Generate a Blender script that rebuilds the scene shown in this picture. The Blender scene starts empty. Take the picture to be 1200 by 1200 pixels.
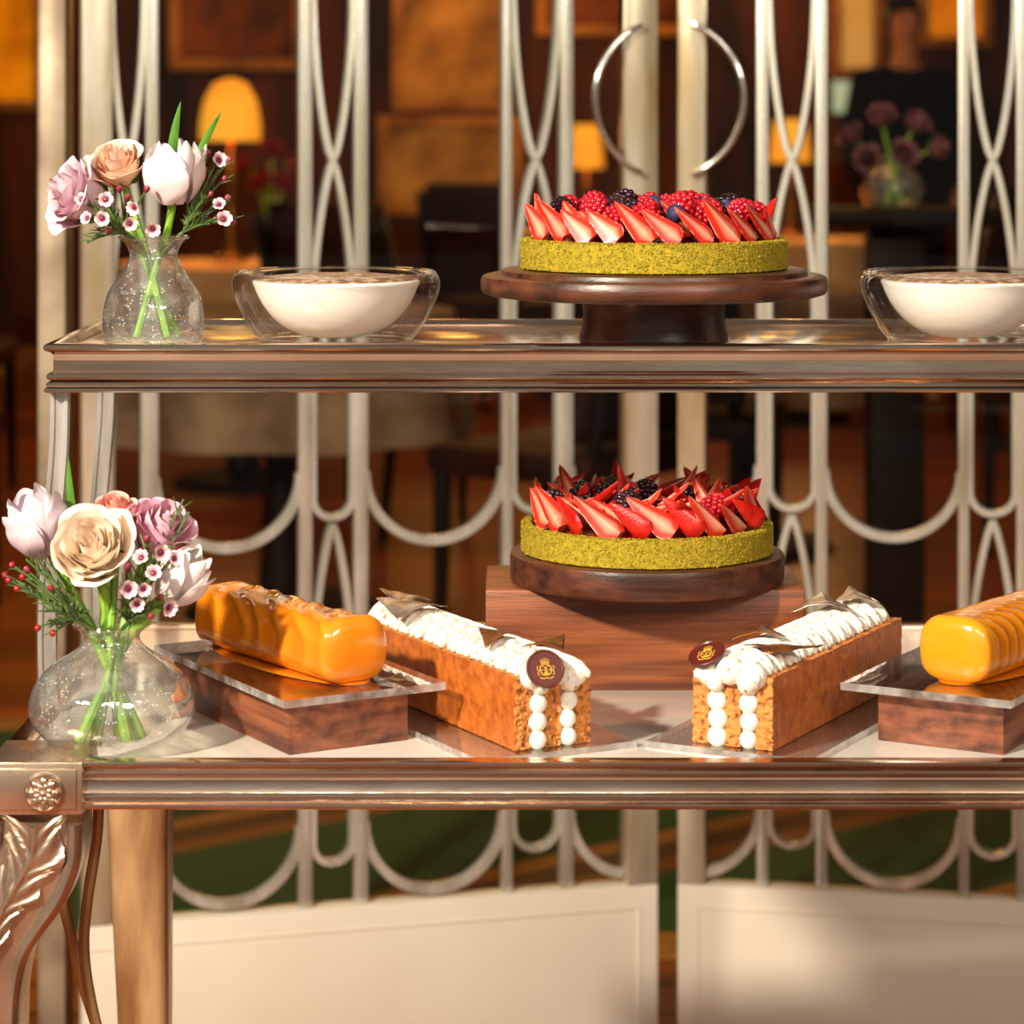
import bpy, bmesh, math, random
from mathutils import Vector, Matrix, noise
random.seed(7)
SC = bpy.context.scene
COL = SC.collection
PI = math.pi
F = 3150.0; H = 1.18; HY = 155.0
def X(px, Y): return (px-600)*Y/F
def Z(py, Y): return H+(HY-py)*Y/F
def P(px, py, Y): return Vector((X(px, Y), Y, Z(py, Y)))
def lin(c):
    r = []
    for v in c[:3]:
        v /= 255.0
        r.append(v/12.92 if v <= .04045 else ((v+.055)/1.055)**2.4)
    return (r[0], r[1], r[2], 1.0)

# ------------------------------------------------------------------ materials
def pm(name, c1, c2=None, scale=30, rough=.5, metal=0, bump=0, bscale=None, sss=0, coat=0, stretch=(1,1,1),
       emit=0, attr=False, lo=.35, hi=.65, detail=4, spec=.5, bdist=.002, rough2=None, sheen=0, trans=0, ahi=1.0, crough=.08):
    m = bpy.data.materials.new(name); m.use_nodes = True
    nt = m.node_tree; N = nt.nodes; L = nt.links
    b = N['Principled BSDF']
    b.inputs['Base Color'].default_value = lin(c1)
    b.inputs['Roughness'].default_value = rough; b.inputs['Metallic'].default_value = metal
    b.inputs['Specular IOR Level'].default_value = spec
    b.inputs['Coat Weight'].default_value = coat; b.inputs['Coat Roughness'].default_value = crough
    b.inputs['Sheen Weight'].default_value = sheen
    if trans: b.inputs['Transmission Weight'].default_value = trans
    if sss:
        b.inputs['Subsurface Weight'].default_value = sss
        b.inputs['Subsurface Scale'].default_value = .006
        b.inputs['Subsurface Radius'].default_value = (1, .6, .4)
    tc = N.new('ShaderNodeTexCoord'); mp = N.new('ShaderNodeMapping'); mp.inputs['Scale'].default_value = stretch
    L.new(tc.outputs['Object'], mp.inputs['Vector'])
    nz = N.new('ShaderNodeTexNoise'); nz.inputs['Scale'].default_value = scale; nz.inputs['Detail'].default_value = detail
    L.new(mp.outputs['Vector'], nz.inputs['Vector'])
    if c2 is not None:
        rp = N.new('ShaderNodeValToRGB')
        rp.color_ramp.elements[0].position = lo if not attr else 0; rp.color_ramp.elements[0].color = lin(c1)
        rp.color_ramp.elements[1].position = hi if not attr else ahi; rp.color_ramp.elements[1].color = lin(c2)
        if attr:
            at = N.new('ShaderNodeAttribute'); at.attribute_name = 't'
            L.new(at.outputs['Fac'], rp.inputs['Fac'])
        else:
            L.new(nz.outputs['Fac'], rp.inputs['Fac'])
        L.new(rp.outputs['Color'], b.inputs['Base Color'])
        if emit:
            L.new(rp.outputs['Color'], b.inputs['Emission Color'])
    if emit:
        if c2 is None: b.inputs['Emission Color'].default_value = lin(c1)
        b.inputs['Emission Strength'].default_value = emit
    if rough2 is not None:
        mr = N.new('ShaderNodeMapRange'); mr.inputs['From Min'].default_value = .35; mr.inputs['From Max'].default_value = .65
        mr.inputs['To Min'].default_value = rough; mr.inputs['To Max'].default_value = rough2
        L.new(nz.outputs['Fac'], mr.inputs['Value']); L.new(mr.outputs['Result'], b.inputs['Roughness'])
    if bump:
        n2 = nz
        if bscale:
            n2 = N.new('ShaderNodeTexNoise'); n2.inputs['Scale'].default_value = bscale; n2.inputs['Detail'].default_value = 3
            L.new(mp.outputs['Vector'], n2.inputs['Vector'])
        bp = N.new('ShaderNodeBump'); bp.inputs['Strength'].default_value = bump; bp.inputs['Distance'].default_value = bdist
        L.new(n2.outputs['Fac'], bp.inputs['Height']); L.new(bp.outputs['Normal'], b.inputs['Normal'])
    return m

def thin_glass(name, tint=(250,250,250), base=.05, edge=.8, power=3.0, rough=.02, bump=0, bscale=60, speck=0, gcol=(255,255,255), milk=0):
    m = bpy.data.materials.new(name); m.use_nodes = True
    nt = m.node_tree; N = nt.nodes; L = nt.links
    N.remove(N['Principled BSDF'])
    out = N['Material Output']
    tr = N.new('ShaderNodeBsdfTransparent'); tr.inputs['Color'].default_value = lin(tint)
    gl = N.new('ShaderNodeBsdfGlossy'); gl.inputs['Roughness'].default_value = rough; gl.inputs['Color'].default_value = lin(gcol)
    lw = N.new('ShaderNodeLayerWeight'); lw.inputs['Blend'].default_value = .5
    pw = N.new('ShaderNodeMath'); pw.operation = 'POWER'; pw.inputs[1].default_value = power
    L.new(lw.outputs['Facing'], pw.inputs[0])
    ma = N.new('ShaderNodeMath'); ma.operation = 'MULTIPLY_ADD'; ma.inputs[1].default_value = edge; ma.inputs[2].default_value = base
    ma.use_clamp = True
    L.new(pw.outputs[0], ma.inputs[0])
    mx = N.new('ShaderNodeMixShader')
    L.new(ma.outputs[0], mx.inputs['Fac']); L.new(tr.outputs[0], mx.inputs[1]); L.new(gl.outputs[0], mx.inputs[2])
    last = mx
    tc = N.new('ShaderNodeTexCoord')
    if bump:
        nz = N.new('ShaderNodeTexNoise'); nz.inputs['Scale'].default_value = bscale
        L.new(tc.outputs['Object'], nz.inputs['Vector'])
        bp = N.new('ShaderNodeBump'); bp.inputs['Strength'].default_value = bump; bp.inputs['Distance'].default_value = .003
        L.new(nz.outputs['Fac'], bp.inputs['Height'])
        L.new(bp.outputs['Normal'], gl.inputs['Normal'])
    if milk:
        d2 = N.new('ShaderNodeBsdfDiffuse'); d2.inputs['Color'].default_value = (.9,.9,.86,1)
        t2 = N.new('ShaderNodeBsdfTranslucent'); t2.inputs['Color'].default_value = (.9,.9,.86,1)
        a2 = N.new('ShaderNodeMixShader'); a2.inputs['Fac'].default_value = .5
        L.new(d2.outputs[0], a2.inputs[1]); L.new(t2.outputs[0], a2.inputs[2])
        mk = N.new('ShaderNodeMixShader'); 
        mm = N.new('ShaderNodeMath'); mm.operation = 'MULTIPLY'; mm.inputs[1].default_value = milk*2
        n4 = N.new('ShaderNodeTexNoise'); n4.inputs['Scale'].default_value = 30; n4.inputs['Distortion'].default_value = 1.5
        L.new(tc.outputs['Object'], n4.inputs['Vector']); 
        p4 = N.new('ShaderNodeMath'); p4.operation = 'POWER'; p4.inputs[1].default_value = 2.5; L.new(n4.outputs['Fac'], p4.inputs[0]); 
        s4 = N.new('ShaderNodeMath'); s4.operation = 'MULTIPLY'; s4.inputs[1].default_value = 4.0; L.new(p4.outputs[0], s4.inputs[0])
        L.new(s4.outputs[0], mm.inputs[0]); L.new(mm.outputs[0], mk.inputs['Fac'])
        L.new(last.outputs[0], mk.inputs[1]); L.new(a2.outputs[0], mk.inputs[2]); last = mk
    if speck:
        vo = N.new('ShaderNodeTexVoronoi'); vo.inputs['Scale'].default_value = 330
        L.new(tc.outputs['Object'], vo.inputs['Vector'])
        lt = N.new('ShaderNodeMath'); lt.operation = 'LESS_THAN'; lt.inputs[1].default_value = .18
        L.new(vo.outputs['Distance'], lt.inputs[0])
        n3 = N.new('ShaderNodeTexNoise'); n3.inputs['Scale'].default_value = 45
        L.new(tc.outputs['Object'], n3.inputs['Vector'])
        g3 = N.new('ShaderNodeMath'); g3.operation = 'GREATER_THAN'; g3.inputs[1].default_value = .52
        L.new(n3.outputs['Fac'], g3.inputs[0])
        mu = N.new('ShaderNodeMath'); mu.operation = 'MULTIPLY'; L.new(lt.outputs[0], mu.inputs[0]); L.new(g3.outputs[0], mu.inputs[1])
        m2 = N.new('ShaderNodeMath'); m2.operation = 'MULTIPLY'; m2.inputs[1].default_value = speck; L.new(mu.outputs[0], m2.inputs[0])
        df = N.new('ShaderNodeBsdfDiffuse'); df.inputs['Color'].default_value = (.95,.95,.9,1)
        mx2 = N.new('ShaderNodeMixShader'); L.new(m2.outputs[0], mx2.inputs['Fac']); L.new(last.outputs[0], mx2.inputs[1]); L.new(df.outputs[0], mx2.inputs[2])
        last = mx2
    L.new(last.outputs[0], out.inputs['Surface'])
    return m

def planks(name, c1, c2, mortar, scale, rough, bw=.9, rh=.12):
    m = pm(name, c1, rough=rough, spec=.3)
    nt = m.node_tree; N = nt.nodes; L = nt.links
    br = N.new('ShaderNodeTexBrick'); br.inputs['Color1'].default_value = lin(c1); br.inputs['Color2'].default_value = lin(c2)
    br.inputs['Mortar'].default_value = lin(mortar); br.inputs['Scale'].default_value = scale
    br.inputs['Mortar Size'].default_value = .006; br.inputs['Brick Width'].default_value = bw; br.inputs['Row Height'].default_value = rh
    tc = [n for n in N if n.type == 'TEX_COORD'][0]
    L.new(tc.outputs['Object'], br.inputs['Vector'])
    nz = [n for n in N if n.type == 'TEX_NOISE'][0]; nz.inputs['Scale'].default_value = 3
    mx = N.new('ShaderNodeMix'); mx.data_type = 'RGBA'; mx.blend_type = 'MULTIPLY'; mx.inputs['Factor'].default_value = .6
    L.new(br.outputs['Color'], mx.inputs['A']); L.new(nz.outputs['Color'], mx.inputs['B'])
    L.new(mx.outputs['Result'], N['Principled BSDF'].inputs['Base Color'])
    return m
def banded(name, cols, scale, rot):
    m = pm(name, cols[0][1], rough=.95, spec=.1, bump=.3, bscale=200)
    nt = m.node_tree; N = nt.nodes; L = nt.links
    mp = [n for n in N if n.type == 'MAPPING'][0]; mp.inputs['Rotation'].default_value = (0,0,rot)
    wv = N.new('ShaderNodeTexWave'); wv.wave_profile = 'SAW'; wv.inputs['Scale'].default_value = scale
    L.new(mp.outputs['Vector'], wv.inputs['Vector'])
    rp = N.new('ShaderNodeValToRGB'); rp.color_ramp.interpolation = 'CONSTANT'
    rp.color_ramp.elements[0].position = cols[0][0]; rp.color_ramp.elements[0].color = lin(cols[0][1])
    rp.color_ramp.elements[1].position = cols[1][0]; rp.color_ramp.elements[1].color = lin(cols[1][1])
    for p, c in cols[2:]:
        e = rp.color_ramp.elements.new(p); e.color = lin(c)
    L.new(wv.outputs['Fac'], rp.inputs['Fac']); L.new(rp.outputs['Color'], N['Principled BSDF'].inputs['Base Color'])
    return m

M = {}
M['walnut_x'] = pm('walnut_lengthwise', (158,88,46), (84,40,22), scale=4, rough=.38, stretch=(1.6,14,34), bump=.15, bscale=30, detail=8, lo=.3, hi=.7)
M['walnut_dark'] = pm('walnut_turned', (98,54,36), (48,25,18), scale=5, rough=.36, stretch=(2,12,18), bump=.12, bscale=30, detail=8)
M['walnut_light'] = pm('walnut_riser', (140,80,52), (80,42,29), scale=4, rough=.4, stretch=(14,2.0,30), bump=.1, bscale=30, detail=8)
M['silver'] = pm('tarnished_silver', (244,222,204), (160,130,108), scale=9, rough=.11, metal=1, stretch=(.6,3,3), bump=.15, bscale=55, rough2=.26, bdist=.001)
M['post_silver'] = pm('bright_silver_post', (226,222,214), (170,160,148), scale=14, rough=.2, metal=.6, stretch=(3,3,.5))
M['leg_metal'] = pm('aged_champagne_silver', (238,216,192), (166,136,110), scale=14, rough=.18, metal=.88, bump=.2, bscale=60, rough2=.32, bdist=.0015)
M['leg_gold'] = pm('aged_gilt', (228,190,138), (160,116,74), scale=12, rough=.33, metal=.55, bump=.1, bscale=60, stretch=(3,3,.6))
M['shelf_top'] = pm('bronze_mirror_shelf', (196,164,140), (164,130,106), scale=6, rough=.16, metal=.55)
M['table_top'] = pm('pale_tray_surface', (230,222,210), (210,198,184), scale=5, rough=.12, metal=.12, coat=1)
M['door_silver'] = pm('aged_silver_leaf', (230,228,214), (164,156,134), scale=14, rough=.2, metal=.6, bump=.25, bscale=40, rough2=.36, bdist=.0015, stretch=(2,2,.5), lo=.32, hi=.72)
M['door_cream'] = pm('cream_painted_panel', (238,224,204), (232,216,194), scale=5, rough=.5)
M['door_frame'] = pm('worn_champagne_frame', (234,226,204), (176,152,106), scale=7, rough=.24, metal=.55, bump=.2, bscale=50, stretch=(2,2,.4))
M['jamb'] = pm('worn_pewter_frame', (180,162,136), (134,114,90), scale=12, rough=.4, metal=.4)
M['chrome'] = pm('polished_chrome', (235,232,225), rough=.1, metal=1)
M['pane'] = thin_glass('door_glass', (238,232,218), .016, .5, 4)
M['bowl_glass'] = thin_glass('clear_bowl_glass', (254,254,254), .06, .75, 2.3)
M['bowl_inner'] = thin_glass('inner_bowl_glass', (254,254,254), .015, .12, 3)
M['vase_glass'] = thin_glass('seeded_vase_glass', (249,250,247), .12, .95, 1.7, bump=.6, bscale=55, speck=.55, milk=.06)
M['acrylic'] = thin_glass('clear_acrylic', (248,248,248), .09, .72, 2.6)
M['acrylic_edge'] = thin_glass('acrylic_edge', (232,233,230), .30, .4, 2, rough=.15, milk=.2)
M['cream'] = pm('whipped_cream', (244,236,222), rough=.45, sss=.15, bump=.08, bscale=200, bdist=.001)
M['mousse'] = pm('white_mousse', (246,238,224), (249,243,232), rough=.55, sss=.15)
M['cocoa'] = pm('cocoa_dust', (130,84,48), (222,192,158), scale=150, rough=.9, lo=.44, hi=.66)
M['dusted'] = pm('dusted_piped_cream', (244,236,221), (186,128,64), scale=300, rough=.45, lo=.595, hi=.68, sss=.12)
M['biscuit'] = pm('porous_biscuit', (116,56,18), (212,132,60), scale=200, rough=.8, bump=1, bscale=210, bdist=.003, lo=.34, hi=.5, detail=6)
M['biscuit_glaze'] = pm('caramelised_crust', (196,106,40), (158,78,26), scale=110, rough=.32, coat=.45, bump=.4, bscale=170, bdist=.0012, lo=.40, hi=.68, detail=8)
M['caramel'] = pm('caramel_glaze', (212,108,10), (234,142,30), rough=.16, coat=.7, crough=.14, sss=.5, bump=.08, bscale=40, attr=True)
M['caramel_yellow'] = pm('golden_caramel_glaze', (204,100,6), (240,152,26), rough=.16, coat=.7, crough=.14, sss=.5, bump=.08, bscale=40, attr=True)
M['choc'] = pm('dark_chocolate', (88,30,22), rough=.36, coat=.15)
M['gold'] = pm('gold_print', (240,184,64), rough=.4, metal=.2)
M['shard'] = pm('silvered_chocolate_shard', (206,194,178), (140,108,82), scale=60, rough=.25, metal=.7, bump=.3, bscale=90)
M['shard_brown'] = pm('copper_chocolate_shard', (168,106,58), (104,60,34), scale=60, rough=.3, metal=.5)
M['pistachio'] = pm('pistachio_crumb', (180,152,28), (140,126,16), scale=260, rough=.9, bump=.3, bscale=900, bdist=.001, lo=.3, hi=.7)
M['jam'] = pm('red_filling', (170,16,10), (110,10,8), rough=.3, coat=.4)
M['berry_skin'] = pm('strawberry_skin', (206,34,18), (172,14,8), scale=150, rough=.36, coat=.15, bump=.5, bscale=520, bdist=.0012)
M['berry_flesh'] = pm('strawberry_flesh', (249,180,148), (206,42,24), rough=.42, coat=.1, attr=True, ahi=.50)
M['raspberry'] = pm('raspberry', (200,18,38), (146,8,24), scale=120, rough=.35, sss=.1, coat=.15)
M['blackberry'] = pm('blackberry', (44,10,30), (18,4,12), scale=120, rough=.18, coat=.5)
M['blueberry'] = pm('blueberry', (58,62,98), (34,34,62), scale=120, rough=.5)
M['leaf'] = pm('fresh_green_leaf', (88,140,40), (50,100,26), scale=40, rough=.45)
M['stem'] = pm('green_stem', (150,190,70), (104,154,44), scale=40, rough=.4)
M['needle'] = pm('dark_green_needle', (86,112,48), (60,84,34), scale=60, rough=.5)
M['bud'] = pm('maroon_bud', (160,60,78), (112,22,40), scale=60, rough=.35)
M['redberry'] = pm('red_hip', (154,26,34), rough=.3, coat=.3)
def petal(n, a, b): return pm(n, a, b, rough=.65, attr=True, sss=.25)
M['p_lav'] = petal('lavender_petal', (212,160,178), (232,200,210))
M['p_peach'] = petal('peach_petal', (244,182,142), (248,212,188))
M['p_cream'] = petal('cream_peach_petal', (254,226,194), (254,235,214))
M['p_pink'] = petal('pink_petal', (220,144,168), (233,182,198))
M['p_white'] = petal('white_tulip_petal', (222,194,198), (243,231,226))
M['p_mauve'] = petal('pale_mauve_petal', (208,180,194), (228,211,216))
M['p_coral'] = petal('coral_petal', (228,126,106), (242,172,154))
M['p_wax'] = pm('waxflower_petal', (204,130,148), (244,220,220), rough=.4, attr=True)
M['p_purple'] = petal('reflection_purple_petal', (92,40,56), (142,86,98))
M['p_red'] = petal('deep_red_petal', (110,12,10), (170,30,16))
M['wax_c'] = pm('waxflower_centre', (110,28,50), rough=.4)
# background
M['floor'] = planks('oak_floor', (186,96,30), (132,62,18), (50,22,8), 1.0, .35)
M['rug'] = banded('green_banded_carpet', [(0,(58,78,40)),(.40,(150,104,52)),(.50,(96,70,34)),(.62,(132,88,42)),(.72,(62,82,44))], .55, .9)
M['rug_border'] = pm('ochre_carpet_band', (170,116,52), (140,92,40), scale=40, rough=.95, spec=.1)
M['wall'] = pm('dark_panelled_wall', (96,46,12), (34,15,4), scale=1.6, rough=.6, stretch=(3,3,.6), spec=.12)
M['wall_trim'] = pm('gilded_wood_trim', (190,130,52), (130,80,26), scale=4, rough=.5, spec=.15)
M['amber'] = pm('amber_panel_painted_glow', (236,138,8), (140,58,0), scale=2.4, rough=.6, emit=.75, spec=.1)  # emission paints the lamplight on this wall area; no light behind it
M['amber_dim'] = pm('dim_amber_painted_glow', (110,52,4), (26,10,2), scale=3.2, rough=.6, emit=.2, lo=.4, hi=.62, spec=.1)  # weak emission stands in for faint light falling on the wall
M['gold_panel'] = pm('gilded_panel_painted_glow', (176,122,46), (86,48,12), scale=3.4, rough=.6, emit=.24, lo=.36, hi=.66, spec=.1)  # gilt colour plus emission painting the light that falls on it
M['pale_panel'] = pm('pale_panel_painted_glow', (224,184,104), (184,124,48), scale=2, rough=.6, emit=.5, spec=.1)  # brightly lit wall imitated by emission in the panel colour
M['shade'] = pm('lit_lamp_shade', (250,176,56), (240,140,24), scale=3, rough=.7, emit=.85, spec=.1)
M['brass'] = pm('dark_brass', (140,96,44), rough=.3, metal=.9)
M['cloth'] = pm('table_linen', (216,180,134), (180,140,92), scale=6, rough=.85, bump=.1, spec=.1)
M['cloth_grey'] = pm('grey_table_linen', (156,134,108), (106,84,64), scale=6, rough=.85, bump=.1, spec=.1)
M['chair_wood'] = pm('ebony_wood', (26,12,5), (14,7,3), scale=8, rough=.5, spec=.12)
M['chair_seat'] = pm('brown_leather', (50,21,8), (30,12,5), scale=20, rough=.5, spec=.15)
M['black_cloth'] = pm('black_cloth', (9,7,7), (14,10,10), scale=20, rough=.9, spec=.05)
M['skin'] = pm('skin', (196,134,96), (180,116,80), scale=20, rough=.6, sss=.1, spec=.2)
M['hair'] = pm('dark_hair', (26,16,12), (14,8,6), scale=80, rough=.5, stretch=(6,6,1), spec=.2)
M['screen'] = pm('lit_pale_screen', (176,206,180), rough=.4, emit=.6)
M['black'] = pm('black_plastic', (14,14,14), rough=.4)
M['plaster'] = pm('blocker_plaster', (150,104,60), (130,86,46), scale=3, rough=.8)

# ------------------------------------------------------------------ mesh builder
class MB:
    def __init__(s): s.v=[]; s.f=[]; s.m=[]; s.t=[]
    def add(s, vs, fs, mi=0, Mx=None, ts=None):
        o = len(s.v)
        for v in vs:
            v = Vector(v); s.v.append(Mx @ v if Mx is not None else v)
        s.f += [tuple(i+o for i in f) for f in fs]; s.m += [mi]*len(fs)
        s.t += (list(ts) if ts is not None else [0.0]*len(vs))
        return s
    def box(s, x0,x1,y0,y1,z0,z1, mi=0, Mx=None, b=0, seg=2):
        if b <= 0:
            vs=[(x0,y0,z0),(x1,y0,z0),(x1,y1,z0),(x0,y1,z0),(x0,y0,z1),(x1,y0,z1),(x1,y1,z1),(x0,y1,z1)]
            return s.add(vs,[(3,2,1,0),(4,5,6,7),(0,1,5,4),(1,2,6,5),(2,3,7,6),(3,0,4,7)],mi,Mx)
        bm = bmesh.new(); bmesh.ops.create_cube(bm, size=1)
        for v in bm.verts:
            v.co = Vector((x0+(v.co.x+.5)*(x1-x0), y0+(v.co.y+.5)*(y1-y0), z0+(v.co.z+.5)*(z1-z0)))
        bmesh.ops.bevel(bm, geom=bm.edges[:], offset=b, segments=seg, profile=.5, affect='EDGES')
        bm.verts.index_update()
        vs=[v.co.copy() for v in bm.verts]; fs=[tuple(v.index for v in f.verts) for f in bm.faces]
        bm.free()
        return s.add(vs,fs,mi,Mx)
    def grid(s, fn, nu, nv, mi=0, Mx=None, closeu=False, tf=None):
        vs=[]; ts=[]
        for j in range(nv+1):
            for i in range(nu if closeu else nu+1):
                u=i/nu; v=j/nv
                vs.append(fn(u,v)); ts.append(tf(u,v) if tf else 0.0)
        w = nu if closeu else nu+1
        fs=[]
        for j in range(nv):
            for i in range(nu):
                a=j*w+i; b=j*w+(i+1)%w
                fs.append((a,b,b+w,a+w))
        return s.add(vs,fs,mi,Mx,ts)
    def lathe(s, prof, n=48, mi=0, Mx=None):
        k=len(prof)-1
        def fn(u,v):
            r,z=prof[int(round(v*k))]; a=2*PI*u
            return (r*math.cos(a), r*math.sin(a), z)
        return s.grid(fn,n,k,mi,Mx,closeu=True)
    def ell(s, c, r, nu=16, nv=10, mi=0, Mx=None):
        c=Vector(c)
        if not hasattr(r,'__len__'): r=(r,r,r)
        def fn(u,v):
            a=2*PI*u; b=PI*v
            return c+Vector((r[0]*math.sin(b)*math.cos(a), r[1]*math.sin(b)*math.sin(a), -r[2]*math.cos(b)))
        return s.grid(fn,nu,nv,mi,Mx,closeu=True)
    def tube(s, pts, rad, n=8, mi=0, Mx=None, cap=True, flat=1.0):
        pts=[Vector(p) for p in pts]; k=len(pts)
        if not hasattr(rad,'__len__'): rad=[rad]*k
        T=[]
        for i in range(k):
            d=pts[min(i+1,k-1)]-pts[max(i-1,0)]
            T.append(d.normalized() if d.length>1e-9 else Vector((0,0,1)))
        up=Vector((0,1,0)) if abs(T[0].y)<.9 else Vector((1,0,0))
        nn=(up-T[0]*up.dot(T[0])).normalized(); vs=[]
        for i in range(k):
            nn=(nn-T[i]*nn.dot(T[i])).normalized(); bb=T[i].cross(nn)
            for j in range(n):
                a=2*PI*j/n
                vs.append(pts[i]+(nn*math.cos(a)*flat+bb*math.sin(a))*rad[i])
        fs=[]
        for i in range(k-1):
            for j in range(n):
                fs.append((i*n+j,i*n+(j+1)%n,(i+1)*n+(j+1)%n,(i+1)*n+j))
        if cap:
            fs.append(tuple(range(n-1,-1,-1))); fs.append(tuple((k-1)*n+j for j in range(n)))
        return s.add(vs,fs,mi,Mx)
    def flatbar(s, pts, w, d, mi=0):
        pts=[Vector(p) for p in pts]; k=len(pts); vs=[]; fs=[]
        sec=[(-1,1),(-1,-.75),(-.8,-1),(.8,-1),(1,-.75),(1,1)]; n=len(sec)
        for i in range(k):
            t=(pts[min(i+1,k-1)]-pts[max(i-1,0)]); t.y=0; t.normalize()
            sd=Vector((t.z,0,-t.x))
            for a,b in sec: vs.append(pts[i]+sd*a*w/2+Vector((0,b*d/2,0)))
        for i in range(k-1):
            for j in range(n): fs.append((i*n+j,i*n+(j+1)%n,(i+1)*n+(j+1)%n,(i+1)*n+j))
        fs.append(tuple(range(n))); fs.append(tuple((k-1)*n+j for j in range(n)))
        return s.add(vs,fs,mi)
    def mesh(s, name, mats, angle=40, merge=True, org=None):
        if not isinstance(mats,(list,tuple)): mats=[mats]
        me=bpy.data.meshes.new(name)
        o=Vector(org) if org is not None else Vector((0,0,0))
        me.from_pydata([tuple(v-o) for v in s.v],[],s.f)
        at=me.attributes.new('t','FLOAT','POINT'); at.data.foreach_set('value',s.t)
        me.polygons.foreach_set('material_index',s.m)
        bm=bmesh.new(); bm.from_mesh(me)
        if merge: bmesh.ops.remove_doubles(bm,verts=bm.verts[:],dist=2e-6)
        bmesh.ops.recalc_face_normals(bm,faces=bm.faces[:])
        bm.to_mesh(me); bm.free()
        for m in mats: me.materials.append(m)
        me.polygons.foreach_set('use_smooth',[True]*len(me.polygons))
        me.set_sharp_from_angle(angle=math.radians(angle))
        me.update()
        return me
    def build(s, name, mats, parent=None, angle=40, merge=True, org=None, loc=None):
        o=bpy.data.objects.new(name, s.mesh(name,mats,angle,merge,org)); COL.objects.link(o)
        if parent is not None: o.parent=parent
        if loc is not None: o.location=loc
        return o

def inst(name, me, parent, Mx):
    o=bpy.data.objects.new(name,me); COL.objects.link(o); o.parent=parent; o.matrix_local=Mx
    return o
def tag(o,label,cat,group=None,kind=None):
    o['label']=label; o['category']=cat
    if group: o['group']=group
    if kind: o['kind']=kind
    return o
def thing(name,label,cat,loc=(0,0,0),rz=0,group=None):
    o=bpy.data.objects.new(name,None); COL.objects.link(o); o.empty_display_size=.02
    o.location=loc; o.rotation_euler=(0,0,rz)
    return tag(o,label,cat,group)
def struct(o): o['kind']='structure'; return o
def copy_tree(o,parent=None):
    c=o.copy(); COL.objects.link(c)
    if parent is not None: c.parent=parent
    for ch in o.children: copy_tree(ch,c)
    return c
def align(d, roll=0.0, loc=(0,0,0)):
    q=Vector(d).normalized().to_track_quat('Z','Y')
    return Matrix.Translation(Vector(loc)) @ q.to_matrix().to_4x4() @ Matrix.Rotation(roll,4,'Z')
def bez(p0,p1,p2,n=10):
    p0,p1,p2=Vector(p0),Vector(p1),Vector(p2)
    return [p0*(1-t)**2+p1*2*t*(1-t)+p2*t*t for t in [i/n for i in range(n+1)]]
def smooth_path(pts,n=6):
    pts=[Vector(p) for p in pts]; out=[]
    for i in range(len(pts)-1):
        p0=pts[max(i-1,0)];p1=pts[i];p2=pts[i+1];p3=pts[min(i+2,len(pts)-1)]
        for k in range(n):
            t=k/n
            out.append(.5*((2*p1)+(p2-p0)*t+(2*p0-5*p1+4*p2-p3)*t*t+(3*p1-p0-3*p2+p3)*t**3))
    out.append(pts[-1]); return out

# ------------------------------------------------------------------ trolley
ZU=1.0175; ZL=.746
XC=.105
UX0,UX1,UY0,UY1=-.347,.557,2.0,2.27
LX0,LX1,LY0,LY1=-.360,.570,1.83,2.36
def frame_sweep(mb,prof,x0,x1,y0,y1,mi=0):
    n=len(prof); vs=[]
    for (o,z) in prof:
        vs += [(x0-o,y0-o,z),(x1+o,y0-o,z),(x1+o,y1+o,z),(x0-o,y1+o,z)]
    fs=[]
    for i in range(n):
        j=(i+1)%n
        for k in range(4):
            l=(k+1)%4
            fs.append((i*4+k,i*4+l,j*4+l,j*4+k))
    mb.add(vs,fs,mi)
def bead(o,z,r,n=5):
    return [(o+r*math.sin(PI*i/n), z+r*math.cos(PI*i/n)) for i in range(n+1)]
tro=thing('serving_trolley','two-tier silver dessert trolley with moulded rails, rosette corner and carved legs','trolley',(XC,2.1,0))
TO=Vector((XC,2.1,0))
zt=1.0225
prof=[(-.009,zt)]+bead(-.001,zt-.0028,.0028)+[(-.003,zt-.0065),(-.0050,zt-.0085),(-.0048,zt-.0205),(-.004,zt-.0218)]+bead(-.003,zt-.0245,.0028)+[(-.004,zt-.028)]+bead(-.002,zt-.0305,.002)+bead(-.0005,zt-.0345,.0018)+[(-.012,zt-.0365),(-.012,zt-.004)]
mb=MB(); frame_sweep(mb,prof,UX0,UX1,UY0,UY1); mb.build('upper_rail',M['silver'],tro,angle=30,org=TO)
mb=MB(); mb.box(UX0+.005,UX1-.005,UY0+.004,UY1-.004,ZU-.008,ZU,b=.001); mb.build('upper_shelf',M['shelf_top'],tro,org=TO)
zt=.7515
prof=[(-.012,zt)]+bead(-.001,zt-.0022,.0022)+[(-.003,zt-.0055)]+bead(-.002,zt-.0085,.0022)+[(-.004,zt-.012),(-.0056,zt-.0140),(-.0056,zt-.021),(-.005,zt-.0225)]+bead(-.003,zt-.025,.0022)+[(-.003,zt-.028)]+bead(-.0005,zt-.0305,.0022)+[(-.014,zt-.033),(-.014,zt-.004)]
mb=MB(); frame_sweep(mb,prof,LX0+.006,LX1-.006,LY0,LY1-.006); mb.build('lower_rail',M['silver'],tro,angle=30,org=TO)
mb=MB(); mb.box(LX0+.01,LX1-.01,LY0+.004,LY1-.01,ZL-.008,ZL,b=.001); mb.build('table_top',M['table_top'],tro,org=TO)
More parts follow.
